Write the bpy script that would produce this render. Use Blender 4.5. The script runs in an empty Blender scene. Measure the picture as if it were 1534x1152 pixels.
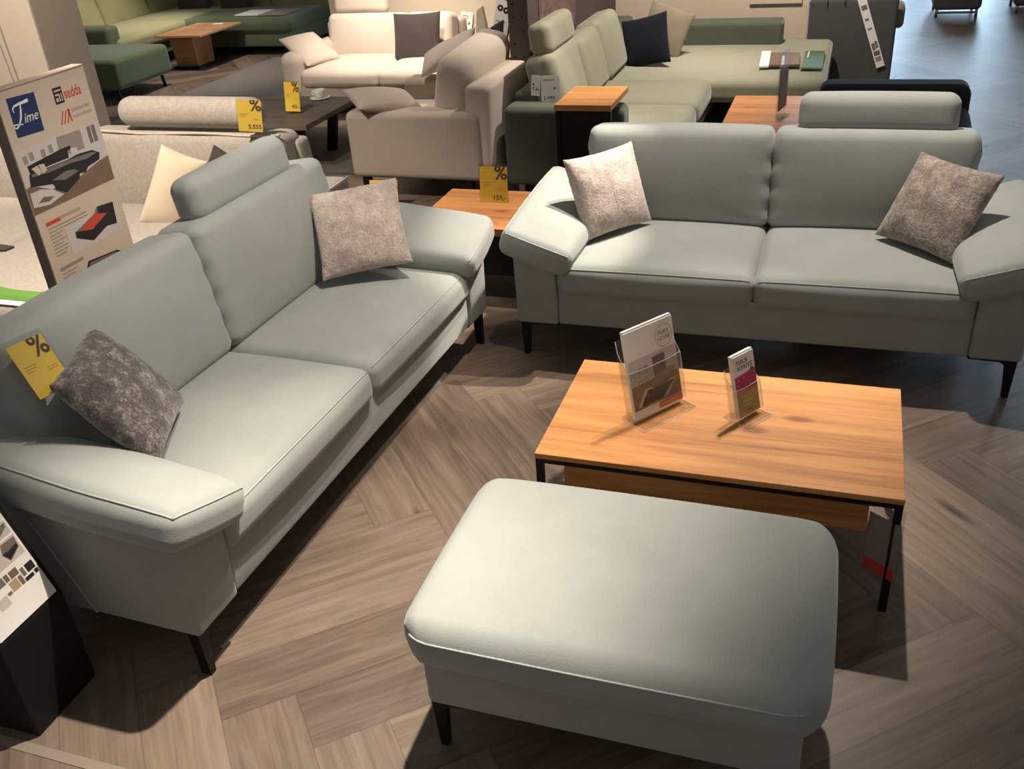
import bpy, bmesh, math, random
from mathutils import Matrix, Vector, noise

C = bpy.context.scene.collection
random.seed(7)
PI = math.pi


# ------------------------------------------------------------------ materials
def srgb(r, g, b):
    def f(c):
        c /= 255.0
        return c / 12.92 if c <= 0.04045 else ((c + 0.055) / 1.055) ** 2.4
    return (f(r), f(g), f(b), 1.0)


def new_mat(name):
    m = bpy.data.materials.new(name)
    m.use_nodes = True
    nt = m.node_tree
    return m, nt, nt.nodes['Principled BSDF']


def nd(nt, typ, **kw):
    n = nt.nodes.new(typ)
    for k, v in kw.items():
        setattr(n, k, v)
    return n


def coords(nt, scale=(1, 1, 1), rot=(0, 0, 0), out='Object'):
    tc = nd(nt, 'ShaderNodeTexCoord')
    mp = nd(nt, 'ShaderNodeMapping')
    mp.inputs['Scale'].default_value = scale
    mp.inputs['Rotation'].default_value = rot
    nt.links.new(tc.outputs[out], mp.inputs['Vector'])
    return mp.outputs['Vector']


def noise_tex(nt, vec, scale, detail=4, rough=.55, dist=0):
    n = nd(nt, 'ShaderNodeTexNoise')
    n.inputs['Scale'].default_value = scale
    n.inputs['Detail'].default_value = detail
    n.inputs['Roughness'].default_value = rough
    n.inputs['Distortion'].default_value = dist
    nt.links.new(vec, n.inputs['Vector'])
    return n.outputs['Fac']


def ramp(nt, fac, stops):
    top = max(p for p, c in stops)
    if top > 1:  # colour ramps only run to 1: rescale both the value and the stops
        k = nd(nt, 'ShaderNodeMath', operation='DIVIDE')
        nt.links.new(fac, k.inputs[0])
        k.inputs[1].default_value = top
        fac = k.outputs[0]
        stops = [(p / top, c) for p, c in stops]
    r = nd(nt, 'ShaderNodeValToRGB')
    e = r.color_ramp.elements
    while len(e) < len(stops):
        e.new(.5)
    for i, (p, c) in enumerate(stops):
        e[i].position = p
        e[i].color = c
    nt.links.new(fac, r.inputs['Fac'])
    return r.outputs['Color']


def bump(nt, bsdf, height, strength, dist):
    b = nd(nt, 'ShaderNodeBump')
    b.inputs['Strength'].default_value = strength
    b.inputs['Distance'].default_value = dist
    nt.links.new(height, b.inputs['Height'])
    nt.links.new(b.outputs['Normal'], bsdf.inputs['Normal'])


def mul(c, k):
    return (min(1, c[0] * k), min(1, c[1] * k), min(1, c[2] * k), 1)


def fabric(name, col, var=.10, scale=9, weave=420, sheen=.25, bumpd=.0015, rough=.92, wrinkle=0.0):
    m, nt, b = new_mat(name)
    v = coords(nt)
    f1 = noise_tex(nt, v, scale, 5, .6)
    f2 = noise_tex(nt, v, weave, 2, .6)
    mix = nd(nt, 'ShaderNodeMath', operation='MULTIPLY_ADD')
    nt.links.new(f2, mix.inputs[0])
    mix.inputs[1].default_value = .45
    nt.links.new(f1, mix.inputs[2])
    c = ramp(nt, mix.outputs[0], [(.40, mul(col, 1 - var)), (1.05, mul(col, 1 + var))])
    nt.links.new(c, b.inputs['Base Color'])
    b.inputs['Roughness'].default_value = rough
    b.inputs['Specular IOR Level'].default_value = .2
    b.inputs['Sheen Weight'].default_value = sheen
    b.inputs['Sheen Roughness'].default_value = .4
    if wrinkle:
        f3 = noise_tex(nt, v, 7, 3, .5, .6)
        a = nd(nt, 'ShaderNodeMath', operation='MULTIPLY_ADD')
        nt.links.new(f3, a.inputs[0])
        a.inputs[1].default_value = wrinkle
        nt.links.new(f2, a.inputs[2])
        bump(nt, b, a.outputs[0], .5, bumpd)
    else:
        bump(nt, b, f2, .4, bumpd)
    return m


def plush(name, dark, mid, light, scale=16):
    m, nt, b = new_mat(name)
    v = coords(nt)
    f1 = noise_tex(nt, v, scale, 6, .72, .4)
    f2 = noise_tex(nt, v, 130, 3, .7, .5)
    a = nd(nt, 'ShaderNodeMath', operation='MULTIPLY_ADD')
    nt.links.new(f2, a.inputs[0])
    a.inputs[1].default_value = .75
    nt.links.new(f1, a.inputs[2])
    c = ramp(nt, a.outputs[0], [(.62, dark), (.88, mid), (1.12, light)])
    nt.links.new(c, b.inputs['Base Color'])
    b.inputs['Roughness'].default_value = .75
    b.inputs['Sheen Weight'].default_value = .5
    b.inputs['Sheen Roughness'].default_value = .35
    bump(nt, b, a.outputs[0], .9, .006)
    return m


def plain(name, col, rough=.6, metal=0, spec=.4, var=.04):
    m, nt, b = new_mat(name)
    v = coords(nt)
    c = ramp(nt, noise_tex(nt, v, 14, 4, .6), [(.3, mul(col, 1 - var)), (.7, mul(col, 1 + var))])
    nt.links.new(c, b.inputs['Base Color'])
    b.inputs['Roughness'].default_value = rough
    b.inputs['Metallic'].default_value = metal
    b.inputs['Specular IOR Level'].default_value = spec
    return m


def wood(name, dark, mid, light, strips=9.0, grain=(1.6, 26, 26), rough=.5):
    """solid oak: strips across local y, grain along local x, a few knots"""
    m, nt, b = new_mat(name)
    v = coords(nt)
    sep = nd(nt, 'ShaderNodeSeparateXYZ')
    nt.links.new(v, sep.inputs[0])
    sc = nd(nt, 'ShaderNodeMath', operation='MULTIPLY')
    sc.inputs[1].default_value = strips
    nt.links.new(sep.outputs['Y'], sc.inputs[0])
    fl = nd(nt, 'ShaderNodeMath', operation='FLOOR')
    nt.links.new(sc.outputs[0], fl.inputs[0])
    wn = nd(nt, 'ShaderNodeTexWhiteNoise', noise_dimensions='1D')
    nt.links.new(fl.outputs[0], wn.inputs['W'])
    v2 = coords(nt, grain)
    f = noise_tex(nt, v2, 1.0, 6, .62, .5)
    v3 = coords(nt, (5, 11, 5))
    vor = nd(nt, 'ShaderNodeTexVoronoi')
    vor.inputs['Scale'].default_value = .55
    nt.links.new(v3, vor.inputs['Vector'])
    kn = nd(nt, 'ShaderNodeMapRange')
    kn.inputs['From Min'].default_value = .03
    kn.inputs['From Max'].default_value = .16
    kn.inputs['To Min'].default_value = -.45
    kn.inputs['To Max'].default_value = 0
    nt.links.new(vor.outputs['Distance'], kn.inputs['Value'])
    a = nd(nt, 'ShaderNodeMath', operation='MULTIPLY_ADD')
    nt.links.new(wn.outputs['Value'], a.inputs[0])
    a.inputs[1].default_value = .20
    nt.links.new(f, a.inputs[2])
    a2 = nd(nt, 'ShaderNodeMath', operation='ADD')
    nt.links.new(a.outputs[0], a2.inputs[0])
    nt.links.new(kn.outputs[0], a2.inputs[1])
    c = ramp(nt, a2.outputs[0], [(.22, dark), (.6, mid), (.95, light)])
    nt.links.new(c, b.inputs['Base Color'])
    b.inputs['Roughness'].default_value = rough
    b.inputs['Specular IOR Level'].default_value = .3
    bump(nt, b, f, .15, .001)
    return m


def floor_mat():
    m, nt, b = new_mat('herringbone_vinyl')
    uv = nd(nt, 'ShaderNodeUVMap', uv_map='plank')
    at = nd(nt, 'ShaderNodeUVMap', uv_map='tone')
    tsep = nd(nt, 'ShaderNodeSeparateXYZ')
    nt.links.new(at.outputs['UV'], tsep.inputs[0])
    mp = nd(nt, 'ShaderNodeMapping')
    mp.inputs['Scale'].default_value = (1.8, 38, 1)
    nt.links.new(uv.outputs['UV'], mp.inputs['Vector'])
    off = nd(nt, 'ShaderNodeVectorMath', operation='MULTIPLY_ADD')
    nt.links.new(at.outputs['UV'], off.inputs[0])
    off.inputs[1].default_value = (37, 53, 11)
    nt.links.new(mp.outputs['Vector'], off.inputs[2])
    g = noise_tex(nt, off.outputs[0], 1.0, 7, .68, .7)
    mp2 = nd(nt, 'ShaderNodeMapping')
    mp2.inputs['Scale'].default_value = (2.2, 9, 1)
    nt.links.new(uv.outputs['UV'], mp2.inputs['Vector'])
    off2 = nd(nt, 'ShaderNodeVectorMath', operation='MULTIPLY_ADD')
    nt.links.new(at.outputs['UV'], off2.inputs[0])
    off2.inputs[1].default_value = (71, 29, 17)
    nt.links.new(mp2.outputs['Vector'], off2.inputs[2])
    g2 = noise_tex(nt, off2.outputs[0], 1.0, 5, .6, 1.2)
    vor = nd(nt, 'ShaderNodeTexVoronoi')
    vor.inputs['Scale'].default_value = .62
    nt.links.new(off2.outputs[0], vor.inputs['Vector'])
    kn = nd(nt, 'ShaderNodeMapRange')
    kn.inputs['From Min'].default_value = .02
    kn.inputs['From Max'].default_value = .14
    kn.inputs['To Min'].default_value = -.6
    kn.inputs['To Max'].default_value = 0
    nt.links.new(vor.outputs['Distance'], kn.inputs['Value'])
    s1 = nd(nt, 'ShaderNodeMath', operation='MULTIPLY_ADD')
    nt.links.new(g2, s1.inputs[0])
    s1.inputs[1].default_value = .55
    nt.links.new(g, s1.inputs[2])
    s2 = nd(nt, 'ShaderNodeMath', operation='MULTIPLY_ADD')
    nt.links.new(tsep.outputs['X'], s2.inputs[0])
    s2.inputs[1].default_value = .34
    nt.links.new(s1.outputs[0], s2.inputs[2])
    s3 = nd(nt, 'ShaderNodeMath', operation='ADD')
    nt.links.new(s2.outputs[0], s3.inputs[0])
    nt.links.new(kn.outputs[0], s3.inputs[1])
    c = ramp(nt, s3.outputs[0], [(.30, srgb(50, 41, 35)), (.72, srgb(88, 75, 65)), (1.0, srgb(112, 97, 84)),
                                 (1.34, srgb(138, 121, 106))])
    # plank joints: v runs 0..w, u runs 0..L ; stored second uv = normalised edges
    uv2 = nd(nt, 'ShaderNodeUVMap', uv_map='edge')
    sp = nd(nt, 'ShaderNodeSeparateXYZ')
    nt.links.new(uv2.outputs['UV'], sp.inputs[0])

    def edge(o):
        p = nd(nt, 'ShaderNodeMath', operation='ABSOLUTE')
        nt.links.new(o, p.inputs[0])
        return p.outputs[0]
    mx = nd(nt, 'ShaderNodeMath', operation='MAXIMUM')
    nt.links.new(edge(sp.outputs['X']), mx.inputs[0])
    nt.links.new(edge(sp.outputs['Y']), mx.inputs[1])
    jr = nd(nt, 'ShaderNodeMapRange')
    jr.inputs['From Min'].default_value = -.0025
    jr.inputs['From Max'].default_value = 0
    jr.inputs['To Min'].default_value = 1
    jr.inputs['To Max'].default_value = .55
    # edge map stores |x|-halfsize as a signed distance, so use max of the two shifted values
    nt.links.new(mx.outputs[0], jr.inputs['Value'])
    sx = nd(nt, 'ShaderNodeMath', operation='MAXIMUM')
    nt.links.new(sp.outputs['X'], sx.inputs[0])
    nt.links.new(sp.outputs['Y'], sx.inputs[1])
    mixc = nd(nt, 'ShaderNodeMixRGB', blend_type='MULTIPLY')
    mixc.inputs['Fac'].default_value = 1
    nt.links.new(c, mixc.inputs['Color1'])
    ab = nd(nt, 'ShaderNodeMath', operation='ABSOLUTE')
    nt.links.new(sp.outputs['X'], ab.inputs[0])
    l1 = nd(nt, 'ShaderNodeMath', operation='SUBTRACT')
    nt.links.new(ab.outputs[0], l1.inputs[0])
    l1.inputs[1].default_value = HB_L / 2
    ab2 = nd(nt, 'ShaderNodeMath', operation='ABSOLUTE')
    nt.links.new(sp.outputs['Y'], ab2.inputs[0])
    l2 = nd(nt, 'ShaderNodeMath', operation='SUBTRACT')
    nt.links.new(ab2.outputs[0], l2.inputs[0])
    l2.inputs[1].default_value = HB_W / 2
    m2 = nd(nt, 'ShaderNodeMath', operation='MAXIMUM')
    nt.links.new(l1.outputs[0], m2.inputs[0])
    nt.links.new(l2.outputs[0], m2.inputs[1])
    nt.links.new(m2.outputs[0], jr.inputs['Value'])
    nt.links.new(jr.outputs[0], mixc.inputs['Color2'])
    nt.links.new(mixc.outputs[0], b.inputs['Base Color'])
    b.inputs['Roughness'].default_value = .42
    b.inputs['Specular IOR Level'].default_value = .32
    bump(nt, b, s1.outputs[0], .12, .001)
    return m


def acrylic(name):
    """thin clear plastic: see-through, with a mirror gloss that grows at grazing angles"""
    m, nt, b = new_mat(name)
    nt.nodes.remove(b)
    tr = nd(nt, 'ShaderNodeBsdfTransparent')
    tr.inputs['Color'].default_value = (.93, .94, .93, 1)
    gl = nd(nt, 'ShaderNodeBsdfGlossy')
    gl.inputs['Roughness'].default_value = .04
    lw = nd(nt, 'ShaderNodeLayerWeight')
    pw = nd(nt, 'ShaderNodeMath', operation='POWER')
    nt.links.new(lw.outputs['Facing'], pw.inputs[0])
    pw.inputs[1].default_value = 4
    fr = nd(nt, 'ShaderNodeMath', operation='MULTIPLY_ADD')
    nt.links.new(pw.outputs[0], fr.inputs[0])
    fr.inputs[1].default_value = .5
    fr.inputs[2].default_value = .07
    mx = nd(nt, 'ShaderNodeMixShader')
    nt.links.new(fr.outputs[0], mx.inputs['Fac'])
    nt.links.new(tr.outputs[0], mx.inputs[1])
    nt.links.new(gl.outputs[0], mx.inputs[2])
    nt.links.new(mx.outputs[0], nt.nodes['Material Output'].inputs['Surface'])
    return m


HB_W, HB_L = .21, 1.26
M = {}
M['mint'] = fabric('mint_microfibre', srgb(152, 156, 151), .09, 5, 260, .3, .0012, wrinkle=1.2)
M['mint_seam'] = fabric('mint_seam', srgb(160, 165, 160), .05)
M['beige'] = fabric('beige_chenille', srgb(166, 156, 144), .22, 60, 300, .25, .003)
M['beige_pipe'] = fabric('beige_piping', srgb(196, 180, 162), .05)
M['cream'] = fabric('cream_cotton', srgb(198, 184, 170), .06, 6, 400, .2, .001, wrinkle=1.5)
M['cream_dk'] = fabric('stone_grey_cover', srgb(170, 156, 144), .05, 6, 400, .2, .001)
M['ecru'] = fabric('ecru_cotton', srgb(212, 194, 168), .06, 6, 300, .2, .002, wrinkle=2.5)
M['charcoal_cloth'] = fabric('charcoal_cloth', srgb(66, 58, 54), .08, 12, 350, .15)
M['dark_cloth'] = fabric('anthracite_cloth', srgb(78, 78, 78), .08, 12, 350, .12)
M['black_cloth'] = fabric('black_cloth', srgb(44, 43, 43), .08, 12, 350, .1)
M['navy'] = fabric('navy_cloth', srgb(20, 24, 34), .08, 12, 350, .1)
M['olive'] = fabric('olive_velour', srgb(152, 150, 130), .09, 8, 300, .3, .001, wrinkle=1.2)
M['olive_dk'] = fabric('dark_olive_velour', srgb(86, 92, 80), .08, 8, 300, .25)
M['green'] = fabric('moss_green_velour', srgb(138, 136, 98), .10, 6, 300, .3, .001, wrinkle=1.2)
M['green_dk'] = fabric('bottle_green_velour', srgb(88, 98, 74), .08, 6, 300, .25)
M['taupe'] = fabric('taupe_cloth', srgb(128, 120, 102), .08, 8, 300, .2)
M['plush_dark'] = plush('dark_grey_plush', srgb(46, 41, 41), srgb(86, 78, 75), srgb(166, 156, 150))
M['plush_grey'] = plush('grey_brown_plush', srgb(92, 82, 76), srgb(142, 129, 120), srgb(192, 178, 168))
M['plush_light'] = plush('pale_taupe_plush', srgb(150, 134, 126), srgb(184, 168, 158), srgb(214, 202, 193))
M['oak'] = wood('oiled_oak', srgb(140, 86, 44), srgb(200, 140, 82), srgb(214, 158, 100))
M['oak_red'] = wood('oak_table', srgb(150, 92, 52), srgb(190, 128, 76), srgb(206, 148, 94), 8)
M['oak_pale'] = wood('walnut_veneer', srgb(150, 108, 74), srgb(184, 140, 100), srgb(200, 158, 116), 6)
M['darkwood'] = wood('smoked_oak', srgb(78, 68, 60), srgb(106, 95, 85), srgb(124, 112, 101), 6)
M['metal'] = plain('dark_brown_steel', srgb(34, 27, 24), .45, .5, .4)
M['black_metal'] = plain('black_steel', srgb(22, 20, 20), .45, .4, .5)
M['chrome'] = plain('brushed_steel', srgb(150, 148, 146), .3, .9, .5)
M['black'] = plain('black_lacquer', srgb(20, 19, 19), .6, 0, .3)
M['white_paper'] = plain('white_paper', srgb(232, 228, 222), .6, 0, .3, .01)
M['cream_paper'] = plain('cream_paper', srgb(200, 180, 160), .5, 0, .3, .02)
M['board_side'] = plain('board_edge', srgb(140, 124, 108), .7)
M['yellow'] = plain('yellow_card', srgb(244, 202, 70), .55, 0, .3, .02)
M['brown_ink'] = plain('brown_ink', srgb(84, 58, 30), .7, 0, .2)
M['dim_ink'] = plain('pale_brown_ink', srgb(176, 138, 50), .7, 0, .2)
M['ink'] = plain('black_ink', srgb(46, 42, 42), .6, 0, .2)
M['grey_ink'] = plain('grey_ink', srgb(148, 136, 126), .6, 0, .2)
M['mid_ink'] = plain('mid_grey_ink', srgb(116, 106, 100), .6, 0, .2)
M['pale_ink'] = plain('pale_grey_ink', srgb(196, 186, 178), .6, 0, .2)
M['red_ink'] = plain('red_ink', srgb(196, 74, 56), .6, 0, .2)
M['blue_ink'] = plain('blue_ink', srgb(36, 48, 86), .5, 0, .3)
M['pink_ink'] = plain('magenta_ink', srgb(170, 48, 88), .5, 0, .3, .25)
M['green_ink'] = plain('olive_ink', srgb(112, 124, 52), .5, 0, .3)
M['brown_print'] = plain('brown_print', srgb(120, 96, 78), .5, 0, .3, .1)
M['tan_print'] = plain('tan_print', srgb(176, 148, 116), .5, 0, .3)
M['dark_leaf'] = plain('dark_green_paper', srgb(72, 98, 54), .5, 0, .3)
M['bright_green'] = plain('bright_green_paper', srgb(98, 142, 58), .5, 0, .3)
M['acrylic'] = acrylic('clear_acrylic')
m_, nt_, b_ = new_mat('acrylic_edge_glint')  # pale tint painted for the bright edge highlights of clear acrylic
b_.inputs['Base Color'].default_value = (.86, .86, .84, 1)
b_.inputs['Roughness'].default_value = .15
b_.inputs['Alpha'].default_value = .42
M['acrylic_edge_glint'] = m_
M['porcelain'] = plain('porcelain', srgb(236, 232, 226), .2, 0, .5, .01)
M['wall_cream'] = plain('cream_wall_paint', srgb(206, 190, 170), .85, 0, .2, .015)
M['wall_grey'] = plain('grey_wall_and_shade', srgb(150, 140, 128), .85, 0, .2, .02)
M['wall_dark'] = plain('dark_grey_wall_paint', srgb(92, 82, 80), .85, 0, .2, .02)
M['carpet'] = fabric('grey_carpet', srgb(112, 103, 94), .12, 30, 180, .1, .004)
M['rug'] = fabric('dark_grey_rug', srgb(84, 76, 70), .2, 22, 160, .15, .006)
M['mural'] = plain('brick_mural_print', srgb(122, 98, 92), .8, 0, .2, .35)
M['tape'] = plain('pale_floor_strip', srgb(132, 120, 106), .5)
M['daylight'] = None


# ------------------------------------------------------------------ mesh building
class MB:
    def __init__(s, default=None):
        s.bm = bmesh.new()
        s.mats = []
        s.cur = 0
        if default is not None:
            s.use(default)

    def use(s, m):
        if isinstance(m, str):
            m = M[m]
        if m not in s.mats:
            s.mats.append(m)
        s.cur = s.mats.index(m)
        return s

    def face(s, vs, smooth=False):
        try:
            f = s.bm.faces.new(vs)
        except ValueError:
            return None
        f.material_index = s.cur
        f.smooth = smooth
        return f

    def hexa(s, pts, bevel=0, segs=2):
        """8 points: bottom ring (4) then top ring (4), both counter-clockwise seen from above"""
        b = bmesh.new()
        v = [b.verts.new(p) for p in pts]
        for q in ((3, 2, 1, 0), (4, 5, 6, 7), (0, 1, 5, 4), (1, 2, 6, 5), (2, 3, 7, 6), (3, 0, 4, 7)):
            b.faces.new([v[i] for i in q])
        if bevel:
            bmesh.ops.bevel(b, geom=list(b.edges), offset=bevel, segments=segs, affect='EDGES', profile=.5)
        s.absorb(b, bevel > 0.006)
        return s

    def absorb(s, b, smooth=False, mtx=None):
        mp = {}
        for v in b.verts:
            mp[v] = s.bm.verts.new(mtx @ v.co if mtx else v.co)
        for f in b.faces:
            s.face([mp[v] for v in f.verts], smooth)
        b.free()

    def box(s, x0, x1, y0, y1, z0, z1, bevel=0, segs=2, mtx=None):
        p = [(x0, y0, z0), (x1, y0, z0), (x1, y1, z0), (x0, y1, z0), (x0, y0, z1), (x1, y0, z1), (x1, y1, z1), (x0, y1, z1)]
        if mtx:
            p = [mtx @ Vector(q) for q in p]
        return s.hexa(p, bevel, segs)

    def prism(s, pts, y0, y1, mtx=None, bevel=0):
        """outline in xz (counter-clockwise seen from -y), extruded along y"""
        b = bmesh.new()
        a = [b.verts.new((x, y0, z)) for x, z in pts]
        c = [b.verts.new((x, y1, z)) for x, z in pts]
        n = len(pts)
        b.faces.new(a)
        b.faces.new(c[::-1])
        for i in range(n):
            j = (i + 1) % n
            b.faces.new((a[j], a[i], c[i], c[j]))
        bmesh.ops.recalc_face_normals(b, faces=list(b.faces))
        if bevel:
            bmesh.ops.bevel(b, geom=list(b.edges), offset=bevel, segments=2, affect='EDGES', profile=.5)
        s.absorb(b, False, mtx)
        return s

    def tube(s, path, r, n=8, r2=None):
        path = [Vector(p) for p in path]
        k = len(path)
        rings = []
        up = Vector((0, 0, 1))
        for i, p in enumerate(path):
            t = (path[min(i + 1, k - 1)] - path[max(i - 1, 0)]).normalized()
            a = t.cross(up)
            if a.length < 1e-3:
                a = t.cross(Vector((1, 0, 0)))
            a.normalize()
            c = a.cross(t)
            rr = r if r2 is None else r + (r2 - r) * i / (k - 1)
            rings.append([s.bm.verts.new(p + (a * math.cos(2 * PI * j / n) + c * math.sin(2 * PI * j / n)) * rr) for j in range(n)])
        for i in range(k - 1):
            for j in range(n):
                s.face((rings[i][j], rings[i][(j + 1) % n], rings[i + 1][(j + 1) % n], rings[i + 1][j]), True)
        s.face(rings[0][::-1])
        s.face(rings[-1])
        return s

    def lathe(s, prof, n=24, center=(0, 0)):
        rings = []
        for r, z in prof:
            rings.append([s.bm.verts.new((center[0] + r * math.cos(2 * PI * j / n), center[1] + r * math.sin(2 * PI * j / n), z)) for j in range(n)])
        for i in range(len(prof) - 1):
            for j in range(n):
                s.face((rings[i][j], rings[i][(j + 1) % n], rings[i + 1][(j + 1) % n], rings[i + 1][j]), True)
        s.face(rings[0][::-1])
        s.face(rings[-1])
        return s

    def rbox(s, c, h, r, n=12, m=4, fn=None, rot=None):
        mp = rmap(c, h, r, fn, rot)
        ticks = []
        for ax in range(3):
            hh = h[ax]
            zone = [(hh - r + r * math.tan(PI / 4 * i / m)) for i in range(m + 1)]
            inner = [-(hh - r) + 2 * (hh - r) * i / n for i in range(1, n)]
            ticks.append([-z for z in reversed(zone)] + inner + zone)
        cache = {}

        def vert(p):
            k = (round(p[0], 6), round(p[1], 6), round(p[2], 6))
            if k not in cache:
                cache[k] = s.bm.verts.new(mp(p))
            return cache[k]
        for ax in range(3):
            a1, a2 = (ax + 1) % 3, (ax + 2) % 3
            for sg in (-1, 1):
                for i in range(len(ticks[a1]) - 1):
                    for j in range(len(ticks[a2]) - 1):
                        q = []
                        for ii, jj in ((i, j), (i + 1, j), (i + 1, j + 1), (i, j + 1)):
                            p = [0, 0, 0]
                            p[ax] = sg * h[ax]
                            p[a1] = ticks[a1][ii]
                            p[a2] = ticks[a2][jj]
                            q.append(vert(p))
                        s.face(q if sg > 0 else q[::-1], True)
        return s

    def pillow(s, w, h, t, pinch=.06, n=26, seed=0, fuzz=0.0, puff=.42):
        """square scatter cushion: width on x, height on z, thickness on y"""
        def co(u, v, sg):
            x = w / 2 * u * (1 - pinch * (1 - v * v))
            z = h / 2 * v * (1 - pinch * (1 - u * u))
            d = (max(0, 1 - u ** 2) * max(0, 1 - v ** 2)) ** puff
            y = sg * t / 2 * d
            nz = noise.noise(Vector((x * 9 + seed, z * 9, sg * 3 + seed))) * .008 * d
            if fuzz:
                nz += noise.noise(Vector((x * 95 + seed, z * 95, sg * 2))) * fuzz
                x += noise.noise(Vector((x * 90, z * 90, seed + 5))) * fuzz * .7
                z += noise.noise(Vector((x * 90, z * 90, seed + 9))) * fuzz * .7
            return Vector((x, y + sg * nz, z))
        ts = [math.sin(PI / 2 * (2 * i / n - 1)) for i in range(n + 1)]
        rim = {}
        g = {}
        for sg in (-1, 1):
            for i, u in enumerate(ts):
                for j, v in enumerate(ts):
                    if i in (0, n) or j in (0, n):
                        if (i, j) not in rim:
                            rim[(i, j)] = s.bm.verts.new(co(u, v, 0))
                        g[(i, j, sg)] = rim[(i, j)]
                    else:
                        g[(i, j, sg)] = s.bm.verts.new(co(u, v, sg))
            for i in range(n):
                for j in range(n):
                    q = [g[(i, j, sg)], g[(i + 1, j, sg)], g[(i + 1, j + 1, sg)], g[(i, j + 1, sg)]]
                    s.face(q if sg < 0 else q[::-1], True)
        return s

    # flat print helpers: drawn in the xz plane looking along +y, at depth y
    def rect(s, x0, x1, z0, z1, y):
        return s.poly([(x0, z0), (x1, z0), (x1, z1), (x0, z1)], y)

    def poly(s, pts, y):
        s.face([s.bm.verts.new((x, y, z)) for x, z in pts])
        return s

    def ring(s, cx, cz, r0, r1, y, n=28):
        a = [s.bm.verts.new((cx + r0 * math.cos(2 * PI * i / n), y, cz + r0 * math.sin(2 * PI * i / n))) for i in range(n)]
        b = [s.bm.verts.new((cx + r1 * math.cos(2 * PI * i / n), y, cz + r1 * math.sin(2 * PI * i / n))) for i in range(n)]
        for i in range(n):
            j = (i + 1) % n
            s.face((a[i], b[i], b[j], a[j]))
        return s

    def text(s, txt, x, z, size, y, align='LEFT', shear=0, sx=1.0, bold=0, clip=None, rot=0):
        cu = bpy.data.curves.new('lettering', 'FONT')
        cu.body = txt
        cu.size = size
        cu.align_x = align
        cu.shear = shear
        cu.offset = bold
        cu.resolution_u = 3
        o = bpy.data.objects.new('lettering', cu)
        C.objects.link(o)
        dg = bpy.context.evaluated_depsgraph_get()
        me = bpy.data.meshes.new_from_object(o.evaluated_get(dg))
        b = bmesh.new()
        b.from_mesh(me)
        cr, sr = math.cos(rot), math.sin(rot)
        for v in b.verts:
            px, pz = v.co.x * sx, v.co.y
            v.co = Vector((x + px * cr - pz * sr, y, z + px * sr + pz * cr))
        if clip:
            x0, x1, z0, z1 = clip
            for pco, pno in (((x0, 0, 0), (-1, 0, 0)), ((x1, 0, 0), (1, 0, 0)), ((0, 0, z0), (0, 0, -1)), ((0, 0, z1), (0, 0, 1))):
                bmesh.ops.bisect_plane(b, geom=list(b.verts) + list(b.edges) + list(b.faces), plane_co=pco, plane_no=pno, clear_outer=True)
        s.absorb(b)
        bpy.data.objects.remove(o)
        bpy.data.curves.remove(cu)
        bpy.data.meshes.remove(me)
        return s

    def build(s, name, parent=None, label=None):
        me = bpy.data.meshes.new(name)
        s.bm.normal_update()
        s.bm.to_mesh(me)
        s.bm.free()
        for m in s.mats:
            me.materials.append(m)
        o = bpy.data.objects.new(name, me)
        C.objects.link(o)
        if parent:
            o.parent = parent
        if label:
            o['label'] = label
        return o


def rmap(c, h, r, fn=None, rot=None):
    c = Vector(c)
    R = rot or Matrix.Identity(3)

    def f(p):
        p = Vector(p)
        inner = Vector([max(-(h[i] - r), min(h[i] - r, p[i])) for i in range(3)])
        d = p - inner
        q = inner + d.normalized() * r if d.length > 1e-9 else p
        if fn:
            q = Vector(fn(Vector((q[0] / h[0], q[1] / h[1], q[2] / h[2])), q))
        return c + R @ q
    return f


def rot3(rx=0, ry=0, rz=0):
    return (Matrix.Rotation(rz, 3, 'Z') @ Matrix.Rotation(ry, 3, 'Y') @ Matrix.Rotation(rx, 3, 'X'))


D = math.radians


def tag(o, label, cat, group=None, kind=None):
    o['label'] = label
    o['category'] = cat
    if group:
        o['group'] = group
    if kind:
        o['kind'] = kind
    return o


def thing(name, label, cat, loc=(0, 0, 0), rz=0, group=None, R=None):
    o = bpy.data.objects.new(name, None)
    o.empty_display_size = .1
    C.objects.link(o)
    o.location = loc
    o.rotation_euler = Matrix(R).to_euler() if R else (0, 0, D(rz))
    return tag(o, label, cat, group)


def structure(o, label=None):
    o['kind'] = 'structure'
    if label:
        o['label'] = label
    return o


def bulge(top=0, front=0, side=0, bottom=0, back=0):
    def f(u, q):
        ax = max(0, 1 - u.x ** 2)
        ay = max(0, 1 - u.y ** 2)
        az = max(0, 1 - u.z ** 2)
        w = lambda t: max(0, t)
        return (q[0] + side * u.x * ay * az,
                q[1] - front * w(-u.y) * ax * az + back * w(u.y) * ax * az,
                q[2] + top * w(u.z) * (ax * ay) ** .6 - bottom * w(-u.z) * ax * ay)
    return f


def soft(name, parent, mat, c, h, r, rot=None, label=None, n=12, m=4, **bl):
    fn = bulge(**bl) if bl else None
    return MB(mat).rbox(c, h, r, n, m, fn, rot).build(name, parent, label)


def seam_path(c, h, r, pts, fn=None, rot=None, lift=0):
    f = rmap(c, h, r, fn, rot)
    return [f(p) for p in pts]


def lin(a, b, n):
    return [tuple(a[k] + (b[k] - a[k]) * i / n for k in range(3)) for i in range(n + 1)]


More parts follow.
